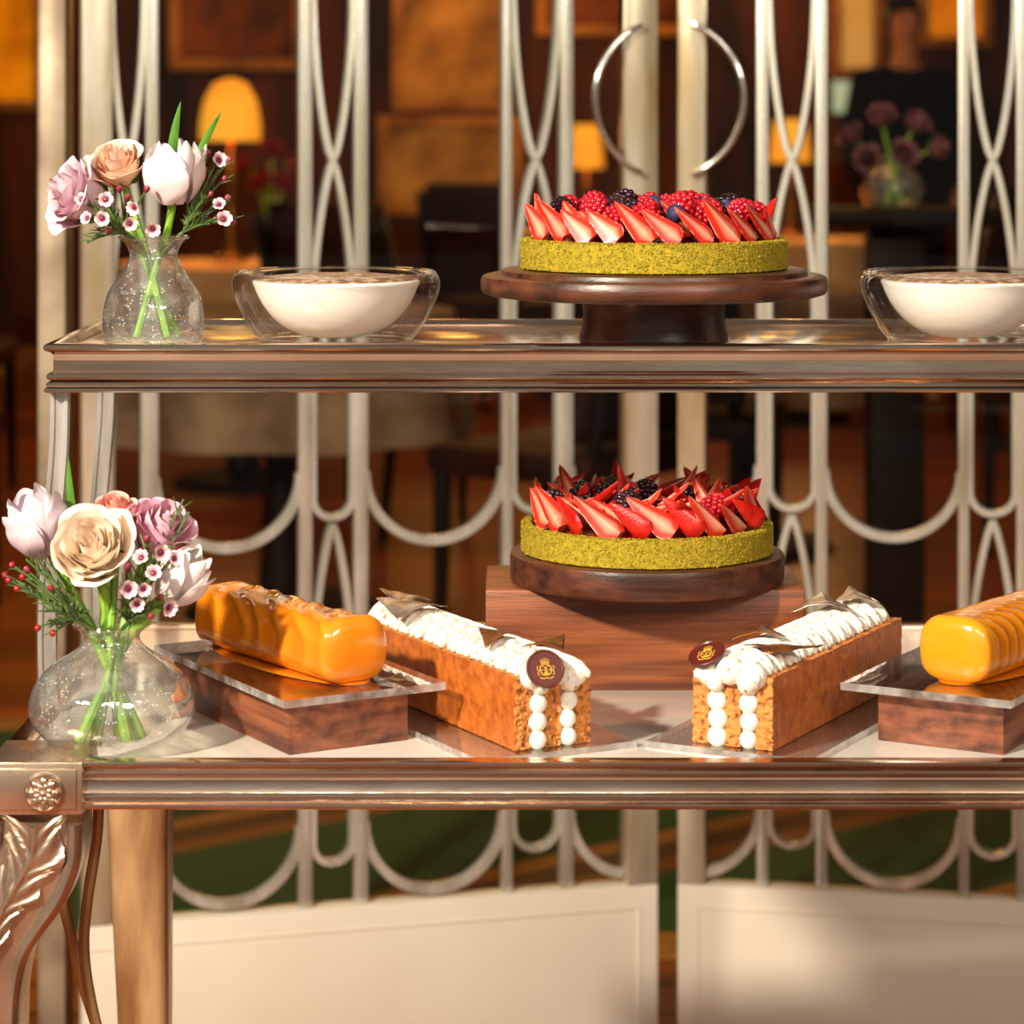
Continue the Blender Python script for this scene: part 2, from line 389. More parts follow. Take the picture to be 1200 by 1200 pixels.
for sx in (-1,1):
    for yy in (2.018,2.252):
        xt = UX0+.008 if sx<0 else UX1-.008
        mb=MB()
        pts=[(xt,yy,.987),(xt+sx*.001,yy,.94),(xt+sx*.006,yy,.88),(xt+sx*.009,yy,.82),(xt+sx*.009,yy,.78),(xt+sx*.007,yy,ZL)]
        sp_=smooth_path(pts,5)
        vs=[];fs=[]; sec=[(-1,-1),(-.55,-1),(-.45,-.7),(.45,-.7),(.55,-1),(1,-1),(1,-.55),(.7,-.45),(.7,.45),(1,.55),(1,1),(-1,1),(-1,.55),(-.7,.45),(-.7,-.45),(-1,-.55)]; n=len(sec)
        for p in sp_:
            for a,b in sec: vs.append(Vector(p)+Vector((a*.0066,b*.0066,0)))
        for i in range(len(sp_)-1):
            for j in range(n): fs.append((i*n+j,i*n+(j+1)%n,(i+1)*n+(j+1)%n,(i+1)*n+j))
        mb.add(vs,fs)
        mb.lathe([(0,0),(.011,0),(.011,.004),(.008,.007),(.008,.01),(0,.01)],16,Mx=Matrix.Translation((xt+sx*.007,yy,ZL)))
        mb.build('post',M['post_silver'],tro,org=TO,angle=25)
def rosette(c):
    mb=MB()
    Mx=Matrix.Translation(c)@Matrix.Rotation(PI/2,4,'X')
    mb.lathe([(0,0),(.0135,0),(.0135,.002),(.012,.0033),(.0105,.002),(0,.002)],32,Mx=Mx)
    for k in range(8):
        a=2*PI*k/8
        mb.ell((0,0,0),(.0043,.0032,.0024),10,8,Mx=Mx@Matrix.Rotation(a,4,'Z')@Matrix.Translation((.0072,0,.003)))
    for k in range(8):
        a=2*PI*(k+.5)/8
        mb.ell((0,0,0),(.003,.002,.002),8,6,Mx=Mx@Matrix.Rotation(a,4,'Z')@Matrix.Translation((.0046,0,.0042)))
    mb.ell((0,0,.0045),.0026,10,8,Mx=Mx)
    return mb
for sx in (-1,1):
    def fx(px): 
        x=X(px,1.84); return x if sx<0 else 2*XC-x
    cx0,cx1=sorted((fx(-10),fx(101)))
    mb=MB(); mb.box(cx0,cx1,1.824,1.892,.7165,.7525,b=.0015)
    mb.box(cx0+.004,cx1-.004,1.8225,1.83,.7205,.7485,b=.001)
    cb=mb.build('corner_block',M['leg_metal'],tro,org=TO)
    rb=rosette((fx(57),1.8225,Z(928,1.8225))); rb.build('rosette',M['leg_metal'],cb,org=TO)
    path=[(44,953,108),(42,985,112),(28,1015,118),(8,1050,112),(-8,1095,92),(-14,1145,80),(-12,1210,70),(-8,1400,54),(-6,1700,46),(-14,1950,44),(-34,2110,50),(-44,2160,44)]
    pts=smooth_path([(fx(a),1.857,Z(b,1.857)) for a,b,c in path],6)
    ws=[p.x*1.857/F/2 for p in smooth_path([(c,0,0) for a,b,c in path],6)]
    sec=[(-1,-.72),(-.97,-.95),(-.86,-1.06),(-.74,-.98),(-.66,-.84),(-.4,-.86),(-.15,-.9),(0,-.93),(.15,-.9),(.4,-.86),(.66,-.84),(.74,-.98),(.86,-1.06),(.97,-.95),(1,-.72),(1,.6),(.8,1),(0,1.05),(-.8,1),(-1,.6)]
    mb=MB(); n=len(sec); vs=[]; fs=[]; sides=[]; dirs=[]
    for i,p in enumerate(pts):
        d=(pts[min(i+1,len(pts)-1)]-pts[max(i-1,0)]).normalized(); sd=Vector((d.z,0,-d.x)); hw=ws[i]; sides.append(sd); dirs.append(d)
        dy=.03 if i<36 else max(.016,.03-(i-36)*.0008)
        for a,b in sec: vs.append(p+sd*a*hw+Vector((0,b*dy,0)))
    for i in range(len(pts)-1):
        for j in range(n): fs.append((i*n+j,i*n+(j+1)%n,(i+1)*n+(j+1)%n,(i+1)*n+j))
    fs.append(tuple(range(n))); fs.append(tuple((len(pts)-1)*n+j for j in range(n)))
    mb.add(vs,fs)
    lg=mb.build('front_leg',M['leg_metal'],tro,org=TO,angle=45)
    mb=MB(); i0,i1=1,27
    def lf_(u,v):
        q=i0+v*(i1-i0); i=min(int(q),len(pts)-2); f=q-i
        p=pts[i].lerp(pts[i+1],f); sd=sides[i]; d=dirs[i]; uu=2*u-1
        lob=.70*(1-v*.70)*(1+.18*math.cos(v*2*PI*3.5))
        if v>.97: lob*=.3
        sweep=abs(uu)*.012*(1-v)
        rel=.0290+.0036*(1-uu*uu)+.0016*math.cos((v*3.5+abs(uu)*.6)*2*PI*2)*abs(uu)+(.0016 if abs(uu)<.12 else 0)
        return p+sd*uu*lob*ws[i]-d*sweep+Vector((0,-rel,0))
    mb.grid(lf_,28,100); lo=mb.build('acanthus_leaf',M['leg_metal'],lg,org=TO,angle=60)
    for (q,yy) in (([(92,960),(90,1020),(78,1100),(74,1160),(84,1230),(110,1330)],1.93),([(36,1090),(52,1150),(66,1210),(96,1300)],1.95)):
        mb=MB(); mb.tube(smooth_path([(fx(a),yy,Z(b,1.84)) for a,b in q],6),.0040,8); mb.build('brace',M['leg_gold'],tro,org=TO)
    xr=X(163,2.3); xr = xr if sx<0 else 2*XC-xr
    mb=MB(); n=28; vs=[];fs=[]
    lev=[(.72,.033,0),(.66,.032,0),(.60,.028,0),(.5,.025,.002),(.4,.0225,.004),(.2,.018,.004),(.06,.016,.002),(.02,.022,0),(.0,.022,0)]
    zz=smooth_path(lev,4)
    for q in zz:
        for j in range(n):
            a=2*PI*j/n; sq=lambda w: math.copysign(abs(w)**.55,w)
            fl=1-.05*abs(math.cos(a*2))**6
            vs.append((xr-sx*q.z+sq(math.cos(a))*q.y*fl,2.31+sq(math.sin(a))*q.y*fl,q.x))
    for i in range(len(zz)-1):
        for j in range(n): fs.append((i*n+j,i*n+(j+1)%n,(i+1)*n+(j+1)%n,(i+1)*n+j))
    fs.append(tuple(range(n))); fs.append(tuple((len(zz)-1)*n+j for j in range(n)))
    mb.add(vs,fs); mb.build('rear_leg',M['leg_gold'],tro,org=TO)

# ------------------------------------------------------------------ glass bowls of mousse
def glass_bowl(cx,cy,lab,lab2):
    t=thing('glass_bowl',lab,'bowl',(cx,cy,ZU),0,'double-walled glass bowls on the upper shelf')
    mb=MB()
    outer=[(0,.0004),(.03,.0004),(.056,.0006),(.062,.004),(.068,.012),(.0745,.024),(.0795,.036),(.081,.044),(.0803,.049),(.078,.0528),(.075,.0535),(.0705,.0515),(.067,.0485)]
    inner=[(.067,.0485),(.0650,.042),(.0595,.030),(.0510,.0185),(.039,.0090),(.022,.0032),(0,.0014)]
    pr=[(p.x,p.y) for p in smooth_path([(a,b,0) for a,b in outer],4)]
    mb.lathe(pr,72); mb.build('outer_wall',M['bowl_glass'],t)
    mb=MB(); mb.lathe([(p.x,p.y) for p in smooth_path([(a,b,0) for a,b in inner],4)],72); mb.build('inner_wall',M['bowl_inner'],t)
    for (r,z,rr) in ((.0765,.0533,.0014),(.0585,.0018,.0018)):
        mb=MB(); mb.tube([(r*math.cos(2*PI*i/64),r*math.sin(2*PI*i/64),z) for i in range(65)],rr,8,cap=False); mb.build('rolled_edge',M['bowl_glass'],t)
    d=thing('cream_dessert',lab2,'dessert',(cx,cy,ZU),0,'white mousses in glass bowls')
    mb=MB()
    pr=[(0,.0490),(.03,.0489),(.055,.0484),(.0645,.0472)]+[(max(0,a-.0012),b+.0008) for a,b in inner[1:-1]]+[(0,.003)]
    pr=[(p.x,p.y) for p in smooth_path([(a,b,0) for a,b in pr],3)]
    mb.lathe([(max(0,a),b) for a,b in pr],64); mb.build('mousse',M['mousse'],d,angle=60)
    mb=MB(); mb.lathe([(0,.0526),(.02,.0524),(.04,.0515),(.055,.0501),(.0605,.0490),(.0625,.0480)],48); mb.build('cocoa_dusting',M['cocoa'],d)
glass_bowl(X(394,2.095),2.095,'clear double-walled glass bowl between the small vase and the cake stand','white mousse with cocoa dusting in the bowl beside the small vase')
glass_bowl(X(1131,2.095),2.095,'clear double-walled glass bowl right of the cake stand, cut by the photo edge','white mousse with cocoa dusting in the bowl right of the cake stand')

# ------------------------------------------------------------------ stands, boards, risers
TX,TY=X(766,2.08),2.08
cs=thing('cake_stand','dark walnut pedestal cake stand on the upper shelf under the berry tart','cake stand',(TX,TY,ZU))
mb=MB(); mb.lathe([(0,0),(.0565,0),(.0575,.0015),(.0575,.005),(.0555,.012),(.0545,.022),(.0555,.032),(.057,.038),(0,.038)],64); mb.build('foot',M['walnut_dark'],cs)
mb=MB(); mb.lathe([(0,.037),(.127,.037),(.132,.0385),(.134,.0415),(.134,.048),(.1325,.0515),(.130,.0525),(.119,.0525),(.1185,.0535),(.118,.056),(.116,.057),(0,.057)],96); mb.build('plate',M['walnut_dark'],cs)
BX0,BX1=X(569,2.09),X(943,2.09); BH=.078
mb=MB(); mb.box(-(BX1-BX0)/2,(BX1-BX0)/2,-.06,.06,0,BH,b=.0012)
tag(mb.build('wooden_riser',M['walnut_x'],loc=((BX0+BX1)/2,2.15,ZL)),'wide reddish walnut block carrying the round board at the back of the lower tier','riser')
B2X,B2Y=X(758,2.14),2.14
mb=MB(); mb.lathe([(0,0),(.106,0),(.1082,.0008),(.109,.003),(.109,.0195),(.1082,.0222),(.1066,.023),(0,.023)],96)
tag(mb.build('serving_board',M['walnut_dark'],loc=(B2X,B2Y,ZL+BH)),'round dark walnut board on the wide wooden block under the lower tart','board')

# ------------------------------------------------------------------ fruit tarts
def strawberry_mesh(l,R,flat,ang,name):
    mb=MB(); ns=16; na=14
    def r(s): return R*((1-s)**.62)*min(1,(s*4.0+.34))**.7
    def skin(u,v):
        a=-ang+2*ang*u; rr=r(v)
        if 0<u<1: rr*=1+.025*math.sin(u*37+v*61)*math.sin(v*47)
        return (rr*math.cos(a)*flat, rr*math.sin(a), l*v-.1*l)
    mb.grid(skin,na,ns,0)
    for sgn in (-1,1):
        def cut(u,v):
            a=sgn*ang
            return (u*r(v)*math.cos(a)*flat-.0012*(1-u), u*r(v)*math.sin(a), l*v-.1*l)
        mb.grid(cut,6,ns,1,tf=lambda u,v: min(1,u**1.2*.72+.30*v+.25*max(0,.2-v)*5))
    def cap(u,v):
        a=-ang+2*ang*u
        return (v*r(0)*math.cos(a)*flat, v*r(0)*math.sin(a), -.1*l)
    mb.grid(cap,na,2,1,tf=lambda u,v: .2+.8*v)
    return mb.mesh(name,[M['berry_skin'],M['berry_flesh']],angle=35)
SB=[strawberry_mesh(.044,.0125,.45,PI/2,'strawberry_half'),strawberry_mesh(.045,.0145,.8,PI/3.4,'strawberry_quarter'),strawberry_mesh(.042,.0125,.5,PI/2.2,'strawberry_chunk')]
def drupe(name,R,mat,dr):
    mb=MB(); n=46
    for k in range(n):
        z=1-2*(k+.5)/n; a=k*2.39996; q=math.sqrt(1-z*z)
        c=Vector((R*.85*q*math.cos(a),R*.85*q*math.sin(a),R*z*1.0))
        mb.ell(c,dr,8,6)
    mb.ell((0,0,0),(R*.85,R*.85,R),10,8)
    return mb.mesh(name,mat,merge=True)
RASP=drupe('raspberry',.0090,M['raspberry'],.0024)
BLACK=drupe('blackberry',.0088,M['blackberry'],.0025)
mb=MB(); mb.lathe([(0,-.0065),(.004,-.0055),(.0065,-.002),(.007,.001),(.006,.004),(.004,.0055),(.0028,.0066),(.0022,.0052),(0,.005)],20)
BLUE=mb.mesh('blueberry',M['blueberry'])
def make_tart(loc,R,label,seed,mode):
    rnd=random.Random(seed)
    t=thing('fruit_tart',label,'tart',loc)
    hh=.0225
    mb=MB(); nu=300
    prof=[(R-.004,0),(R-.001,0.0005)]+[(R,.0012+i*(hh-.0024)/10) for i in range(11)]+[(R-.0008,hh-.0004),(R-.002,hh),(R-.0038,hh),(R-.0055,hh),(R-.0072,hh-.001),(R-.008,hh-.004),(R-.009,.012)]
    k=len(prof)-1
    def fn(u,v):
        i=int(round(v*k)); r,z=prof[i]; a=2*PI*u
        p=Vector((r*math.cos(a),r*math.sin(a),z))
        if i>0:
            d=noise.noise(p*380)*.0008
            p.x+=math.cos(a)*d; p.y+=math.sin(a)*d
        return p
    mb.grid(fn,nu,k,closeu=True)
    mb.lathe([(R-.004,0),(0,0)],60)
    def grain(c,s):
        ax=[Vector((rnd.gauss(0,1),rnd.gauss(0,1),rnd.gauss(0,1))).normalized()*s*rnd.uniform(.6,1.3) for _ in range(3)]
        vs=[c+ax[0],c-ax[0]*.9,c+ax[1],c-ax[1],c+ax[2],c-ax[2]*.8]
        mb.add(vs,[(0,2,4),(2,1,4),(1,3,4),(3,0,4),(2,0,5),(1,2,5),(3,1,5),(0,3,5)])
    for q in range(12000):
        a=rnd.uniform(0,2*PI); s=rnd.uniform(.0004,.0010)
        if rnd.random()<.72: r=R+rnd.uniform(-.0002,.0005); z=rnd.uniform(.0010,hh)
        else: r=R-rnd.uniform(0,.007); z=hh+rnd.uniform(-.0002,.0008)
        grain(Vector((r*math.cos(a),r*math.sin(a),z)),s)
    mb.build('crumb_crust',M['pistachio'],t,angle=30,merge=False)
    mb=MB(); mb.lathe([(R-.008,.014),(R-.009,.0195),(R*.7,.025),(R*.4,.030),(0,.032)],60); mb.build('filling',M['jam'],t)
    def put(me,name,p,Zl,Xl,sc=1):
        Zl=Zl.normalized(); Xl=(Xl-Zl*Xl.dot(Zl)).normalized(); Yl=Zl.cross(Xl)
        mx=Matrix((Xl,Yl,Zl)).transposed().to_4x4(); mx=Matrix.Translation(p)@mx@Matrix.Scale(sc,4)
        inst(name,me,t,mx)
    up=Vector((0,0,1))
    n=24
    for k in range(n):
        a=2*PI*k/n+rnd.uniform(-.06,.06); o=Vector((math.cos(a),math.sin(a),0)); tg=Vector((-math.sin(a),math.cos(a),0))
        tip=-tg*rnd.uniform(.62,.92)+up*rnd.uniform(.44,.70)+o*rnd.uniform(-.20,.22)
        p=o*(R-.0095-rnd.uniform(0,.003))+up*(hh+.0055+rnd.uniform(-.001,.002))+tg*.015
        nrm=o*.72+up*rnd.uniform(.4,.8)-tg*rnd.uniform(-.3,.6)
        me=rnd.choice([SB[0],SB[1],SB[1],SB[2]])
        if rnd.random()<.18: nrm=-nrm+up*.5
        put(me,'strawberry_wedge',p,tip,-nrm,rnd.uniform(.84,1.08))
    n2=16
    for k in range(n2):
        a=2*PI*k/n2+rnd.uniform(-.1,.1); o=Vector((math.cos(a),math.sin(a),0)); tg=Vector((-math.sin(a),math.cos(a),0))
        tip=-tg*rnd.uniform(.5,.9)+up*rnd.uniform(.2,.55)+o*rnd.uniform(-.3,.3)
        p=o*(R-.034)+up*(hh+.010)
        put(rnd.choice(SB),'strawberry_wedge',p,tip,-(o*.6+up*.8+tg*rnd.uniform(-.8,.8)),rnd.uniform(.75,.92))
    kinds=([RASP]*6+[BLACK]*4+[BLUE]*2) if mode==0 else ([RASP]*3+[BLACK]*3)
    pts=[]; tries=0
    while len(pts)<(44 if mode==0 else 15) and tries<5000:
        tries+=1
        rr=math.sqrt(rnd.random())*(R*.78); a=rnd.uniform(0,2*PI)
        if all((rr*math.cos(a)-q[0])**2+(rr*math.sin(a)-q[1])**2>.0134**2 for q in pts): pts.append((rr*math.cos(a),rr*math.sin(a)))
    for (x,y) in pts:
        me=rnd.choice(kinds); rr=math.hypot(x,y)
        z=(.0490 if mode==0 else .044)-(rr/R)**2*.010+rnd.uniform(-.002,.003)
        put(me,me.name.split('.')[0],Vector((x,y,z)),Vector((rnd.uniform(-1,1),rnd.uniform(-1,1),rnd.uniform(.3,1))),Vector((rnd.uniform(-1,1),1,0)),rnd.uniform(.95,1.15))
    n3=12 if mode==0 else 38
    for k in range(n3):
        a=2*PI*k*.381966+.3; rr=.012+(R*.60)*math.sqrt((k+.5)/n3); o=Vector((math.cos(a),math.sin(a),0)); tg=Vector((-math.sin(a),math.cos(a),0))
        put(SB[1],'strawberry_wedge',o*rr+up*(.041),-tg*rnd.uniform(-.9,.9)+up*rnd.uniform(.10,.45)+o*rnd.uniform(-.8,.8),-(up*.8+o*rnd.uniform(-.8,.8)-Vector((0,.5,0))*0),rnd.uniform(.62,.82))
make_tart((TX,TY,ZU+.0572),.1025,'berry tart with raspberries and blackberries, green crumb crust, on the pedestal stand',3,0)
make_tart((B2X,B2Y,ZL+BH+.0232),.0995,'strawberry tart with green crumb crust on the round board of the lower tier',11,1)

# ------------------------------------------------------------------ acrylic plates and risers
def acrylic(label,loc,rz,w,l,th,group,name='acrylic_plate'):
    mb=MB(); mb.box(-w/2,w/2,0,l,0,th)
    m=mb.mesh(name,[M['acrylic'],M['acrylic_edge']])
    for p in m.polygons:
        if abs(p.normal.z)<.5: p.material_index=1
    o=bpy.data.objects.new(name,m); COL.objects.link(o); o.location=loc; o.rotation_euler=(0,0,rz)
    return tag(o,label,'plate',group)
MX=.0935
RB=math.radians(30)
def side(x,s): return x if s<0 else 2*MX-x
def rough_box(mb,x0,x1,y0,y1,z0,z1,amp,step=.0018,mi=0,glaze=None,gx=None):
    sz=(x1-x0,y1-y0,z1-z0); n=[max(1,int(q/step)) for q in sz]; base=Vector((x0,y0,z0))
    def nv(q): return Vector((noise.noise(q),noise.noise(q+Vector((7,3,1))),noise.noise(q+Vector((2,9,5)))))
    def disp(p):
        q=p*230; w=p*560
        d=nv(q)+.8*nv(w)
        pit=noise.noise(p*310+Vector((5,5,5)))
        k=amp*(1 if p.y<y0+.004 else .55)
        return p+d*k+(Vector((0,max(0,pit-.1)*.005,0)) if p.y<=y0+.001 else Vector((0,0,0)))
    for ax in range(3):
        b,c=(ax+1)%3,(ax+2)%3
        for e in (0,1):
            def fn(u,v):
                p=[0,0,0]; p[ax]=e*sz[ax]; p[b]=u*sz[b]; p[c]=v*sz[c]
                return disp(base+Vector(p))
            m=mi
            if gx is not None and ax==0 and e==gx: m=glaze
            mb.grid(fn,n[b],n[c],m)
def make_cake(label,loc,rz):
    t=thing('layered_cake',label,'cake',loc,rz,'cream-layered pastry cakes at the front of the lower tier')
    L=.262; h=.051
    for i in range(3):
        x=-.030+i*.024
        mb=MB(); rough_box(mb,x,x+.0125,0,L,.0006,h,.0009,glaze=1,gx=0 if i==0 else (1 if i==2 else None))
        mb.build('biscuit_sheet',[M['biscuit'],M['biscuit_glaze']],t,angle=50,merge=True)
    for i in range(2):
        x=-.0115+i*.024
        mb=MB(); mb.box(x-.0055,x+.0055,.003,L-.003,.001,h-.002)
        for k in range(4):
            q=random.uniform(.92,1.08)
            mb.ell((x+random.uniform(-.0006,.0006),.0010,.0064+k*.0126),(.0068*q,.0062,.0070*q),18,12)
        mb.build('cream_layer',M['cream'],t,angle=50)
    mb=MB()
    n=14
    for k in range(n):
        y=.005+k*(L-.010)/(n-1)
        for s2 in (-1,1):
            for j in range(3):
                Mx=Matrix.Translation((s2*.0108+random.uniform(-.0005,.0005),y+(j-1)*.0050,h+.0032+(1-abs(j-1))*.0026))@Matrix.Rotation(s2*-.62+random.uniform(-.07,.07),4,'Z')@Matrix.Rotation(s2*.24,4,'Y')
                mb.ell((0,0,0),(.0180,.0038,.0074),14,10,Mx=Mx)
        mb.ell((0,y,h+.0076),(.0084,.0066,.0066),12,8)
    for (x,y,z,r) in ((-.017,-.001,h+.000,.0092),(.017,-.001,h+.000,.0095),(0,-.003,h+.003,.0100),(-.0115,-.003,h-.006,.0066),(.0125,-.003,h-.006,.0066)):
        mb.ell((x,y,z),r,14,10)
    o=mb.build('piped_cream',M['dusted'],t,merge=False,angle=180)
    r=o.modifiers.new('fuse','REMESH'); r.mode='VOXEL'; r.voxel_size=.0009; r.use_smooth_shade=True
    s=o.modifiers.new('soften','SMOOTH'); s.iterations=2
    def shard(pts,mat,curl=.003):
        mb=MB(); n=10
        A,B,Cc=[Vector(p) for p in pts]; nrm=(B-A).cross(Cc-A).normalized()
        def fn(u,v):
            p=A.lerp(B,u).lerp(Cc,v); return p+nrm*(curl*math.sin(u*PI)*(1-v)+.0012*noise.noise(p*160))
        mb.grid(fn,n,n,0)
        ob=mb.build('chocolate_shard',mat,t,angle=60); md=ob.modifiers.new('thick','SOLIDIFY'); md.thickness=.0007
    zz=h+.0110
    shard([(-.006,.034,zz+.003),(.020,.020,zz+.002),(.044,.062,zz+.003)],M['shard_brown'])
    shard([(-.026,.052,zz+.001),(.012,.070,zz+.005),(-.014,.086,zz+.009)],M['shard_brown'],.005)
    shard([(-.032,.182,zz+.000),(.016,.194,zz+.005),(-.026,.236,zz+.009)],M['shard'],.006)
    shard([(-.010,.222,zz+.004),(.024,.238,zz+.002),(-.012,.260,zz+.011)],M['shard'],.005)
    mb=MB(); k_=.92; mb.lathe([(a*k_,b) for a,b in [(0,-.0016),(.0138,-.0016),(.0148,-.0005),(.0148,.0012),(.0142,.0018),(.0134,.0018),(.0128,.0013),(0,.0013)]],48)
    md=mb.build('chocolate_medallion',M['choc'],t); md.location=(-.013,-.0125,h+.0070); md.rotation_euler=(math.radians(62),0,math.radians(-12))
    mb=MB(); z1=.0015; c_=.86
    for s2 in (-1,1):
        pts=smooth_path([(s2*x*1.1*c_,y*1.1*c_,z1) for x,y in ((.0010,.0016),(.0026,.0022),(.0040,.0008),(.0040,-.0022),(.0026,-.0046),(.0002,-.0048),(-.0016,-.0032))],4)
        mb.tube(pts,[.00036]*len(pts),6)
        pts=smooth_path([(s2*x*c_,y*c_,z1) for x,y in ((.0006,.0010),(.0006,-.0052))],3); mb.tube(pts,.00028,6)
        pts=smooth_path([(s2*x*c_,y*c_,z1) for x,y in ((.0056,-.0056),(.0070,-.0038),(.0060,-.0018),(.0072,.0004),(.0062,.0022))],3); mb.tube(pts,.00028,6)
        mb.tube([(s2*.0022*c_,-.0012*c_,z1),(s2*.0044*c_,-.0012*c_,z1)],.00026,5)
    mb.tube([(-.0032*c_,.0036*c_,z1),(.0032*c_,.0036*c_,z1)],.00034,6); mb.tube([(-.0034*c_,.0046*c_,z1),(.0034*c_,.0046*c_,z1)],.0002,6)
    for x,y in ((-.0034,.0068),(-.0017,.0076),(0,.0084),(.0017,.0076),(.0034,.0068)):
        mb.tube([(x*.8*c_,.0046*c_,z1),(x*c_,(y-.0006)*c_,z1)],[.0004,.0002],6); mb.ell((x*c_,y*c_,z1),.0004,8,6)
    mb.tube(smooth_path([(x*c_,y*c_,z1) for x,y in ((-.0056,-.0072),(-.003,-.0084),(0,-.0078),(.003,-.0084),(.0056,-.0072))],3),.00036,6)
    mb.build('crest',M['gold'],md)
    return t,md
ca=math.radians(28)
for s in (-1,1):
    fc=Vector((.002+.030*math.cos(ca),1.862+.030*math.sin(ca),0))
    loc=(side(fc.x,s)-(.005 if s>0 else 0),fc.y,ZL+.0048)
    lab='cream-layered pastry cake %s' % ('beside the left caramel log, its medallion facing front' if s<0 else 'beside the right caramel log, its medallion tipped back')
    t,md=make_cake(lab,loc,-s*ca)
    if s>0:
        md.location=(-.018,-.002,.051+.0125); md.rotation_euler=(math.radians(28),math.radians(-12),math.radians(4))
    ax=Vector((s*math.sin(ca),math.cos(ca),0))
    pl=Vector(loc)-ax*.010
    acrylic('thin clear acrylic sheet flat under the %s cream-layered cake'%('left' if s<0 else 'right'),(pl.x,pl.y,ZL+.0001),-s*ca,.125,.282,.0046,'acrylic sheets under the cakes')
    A=Vector((-.1555,1.872,0)); w,l=.094,.205
    c=A+Vector((math.cos(RB),math.sin(RB),0))*w/2
    mb=MB(); mb.box(-w/2,w/2,0,l,0,.0365,b=.001)
    tag(mb.build('wooden_riser',M['walnut_light'],loc=(side(c.x,s),c.y,ZL)),'low walnut block under the acrylic plate of the %s caramel log'%('left' if s<0 else 'right'),'riser','low walnut blocks').rotation_euler=(0,0,-s*RB)
    A=Vector((-.157,1.852,0)); w,l=.127,.233
    c=A+Vector((math.cos(RB),math.sin(RB),0))*w/2
    acrylic('thick clear acrylic plate carrying the %s caramel log'%('left' if s<0 else 'right'),(side(c.x,s),c.y,ZL+.0367),-s*RB,w,l,.0055,'acrylic plates under the caramel logs')
    RL=RB+.10
    c2=c+Vector((-math.sin(RB),math.cos(RB),0))*.022+Vector((math.cos(RB),math.sin(RB),0))*.006
    lx=side(c2.x,s)+(.016 if s>0 else 0)
    lt=thing('glazed_log','glossy orange caramel glazed log on the %s acrylic plate'%('left' if s<0 else 'right'),'cake',(lx,c2.y,ZL+.0425),-s*RL,'caramel glazed logs')
    mb=MB(); LL=.198; ny=200; na=100
    per=.030 if s<0 else .016
    amp=.065 if s<0 else .034
    memo={}
    def core(u,v):
        a=2*PI*u
        vv=.5-.5*math.cos(PI*v); y=vv*LL
        dd=min(vv,1-vv)*LL
        e=min(1,dd/.011); e=max(0,1-(1-e)**2.8)**(1/2.8)
        c_,s_=math.cos(a),math.sin(a)
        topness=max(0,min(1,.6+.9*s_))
        tw=-c_*1.6-.35*s_*s_ if s<0 else -c_*1.4
        ph=y/per+tw+.45*noise.noise(Vector((c_*1.4,s_*1.4,y*20)))
        fr=ph-math.floor(ph)
        fold=.5-.5*math.cos(2*PI*fr**1.5)
        fade=min(1,dd/.030) if s<0 else min(1,max(0,dd-.006)/.024)
        q=Vector((c_*1.2,s_*1.2,y*26))
        wob=1+(.045 if s<0 else .03)*noise.noise(q)+.010*noise.noise(q*2.5)
        k=1-amp*(1-fold)*topness*fade
        ex=.66
        r=e*k*wob
        x=.0280*math.copysign(abs(c_)**ex,c_)*r*(1-.08*max(0,s_)); zr=.0236*math.copysign(abs(s_)**ex,s_)
        z=.0236+zr*(r if s_>0 else max(e,0))
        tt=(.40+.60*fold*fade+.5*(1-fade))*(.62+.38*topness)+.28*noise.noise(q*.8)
        if s>0: tt+=.35*max(0,1-y/.03)
        return (x,y,max(.0003,z)),max(0,min(1,tt))
    def lf(u,v):
        r=core(u,v); memo[(u,v)]=r[1]; return r[0]
    mb.grid(lf,na,ny,closeu=True,tf=lambda u,v: memo[(u,v)])
    mb.build('glazed_body',M['caramel'] if s<0 else M['caramel_yellow'],lt,angle=180)
    mb=MB(); mb.lathe([(0,.0013),(.025,.0013),(.0295,.0009),(.0315,.0002)],48,Mx=Matrix.Translation((0,LL/2,0))@Matrix.Diagonal((1,3.2,1,1)))
    mb.t=[.6]*len(mb.v)
    mb.build('glaze_pool',M['caramel'],lt)

# ------------------------------------------------------------------ vases and flowers
def vase(label,loc,prof,water_h,group=None):
    t=thing('bud_vase',label,'vase',loc,0,group)
    pr=[(p.x,p.y) for p in smooth_path([(a,b,0) for a,b in prof],6)]
    mb=MB(); mb.lathe([(0,.0006)]+pr,64); mb.build('glass_body',M['vase_glass'],t,angle=70)
    rr,rz_=prof[-1]
    mb=MB(); mb.tube([(rr*math.cos(2*PI*i/48),rr*math.sin(2*PI*i/48),rz_) for i in range(49)],.0014,8,cap=False); mb.build('rim',M['bowl_glass'],t)
    wr=[r for r,z in pr if abs(z-water_h)<.004]
    mb=MB(); mb.lathe([(0,water_h),((wr[0] if wr else .02)-.0015,water_h)],40); mb.build('water_surface',M['bowl_glass'],t)
    return t
VU=Vector((X(180,2.06),2.06,ZU)); VL=Vector((X(131,1.895),1.895,ZL))
PU=[(.034,.0008),(.0378,.004),(.0388,.014),(.0382,.026),(.0345,.040),(.026,.053),(.0195,.064),(.0185,.070),(.0215,.077),(.0262,.082)]
PL=[(.032,.0008),(.040,.004),(.053,.015),(.058,.029),(.054,.045),(.043,.058),(.0275,.068),(.0205,.075),(.0205,.081),(.0262,.087)]
vase('slender clear glass bud vase of flowers on the upper shelf',VU,PU,.040)
vase('squat round clear glass bud vase of flowers on the lower tier',VL,PL,.050)

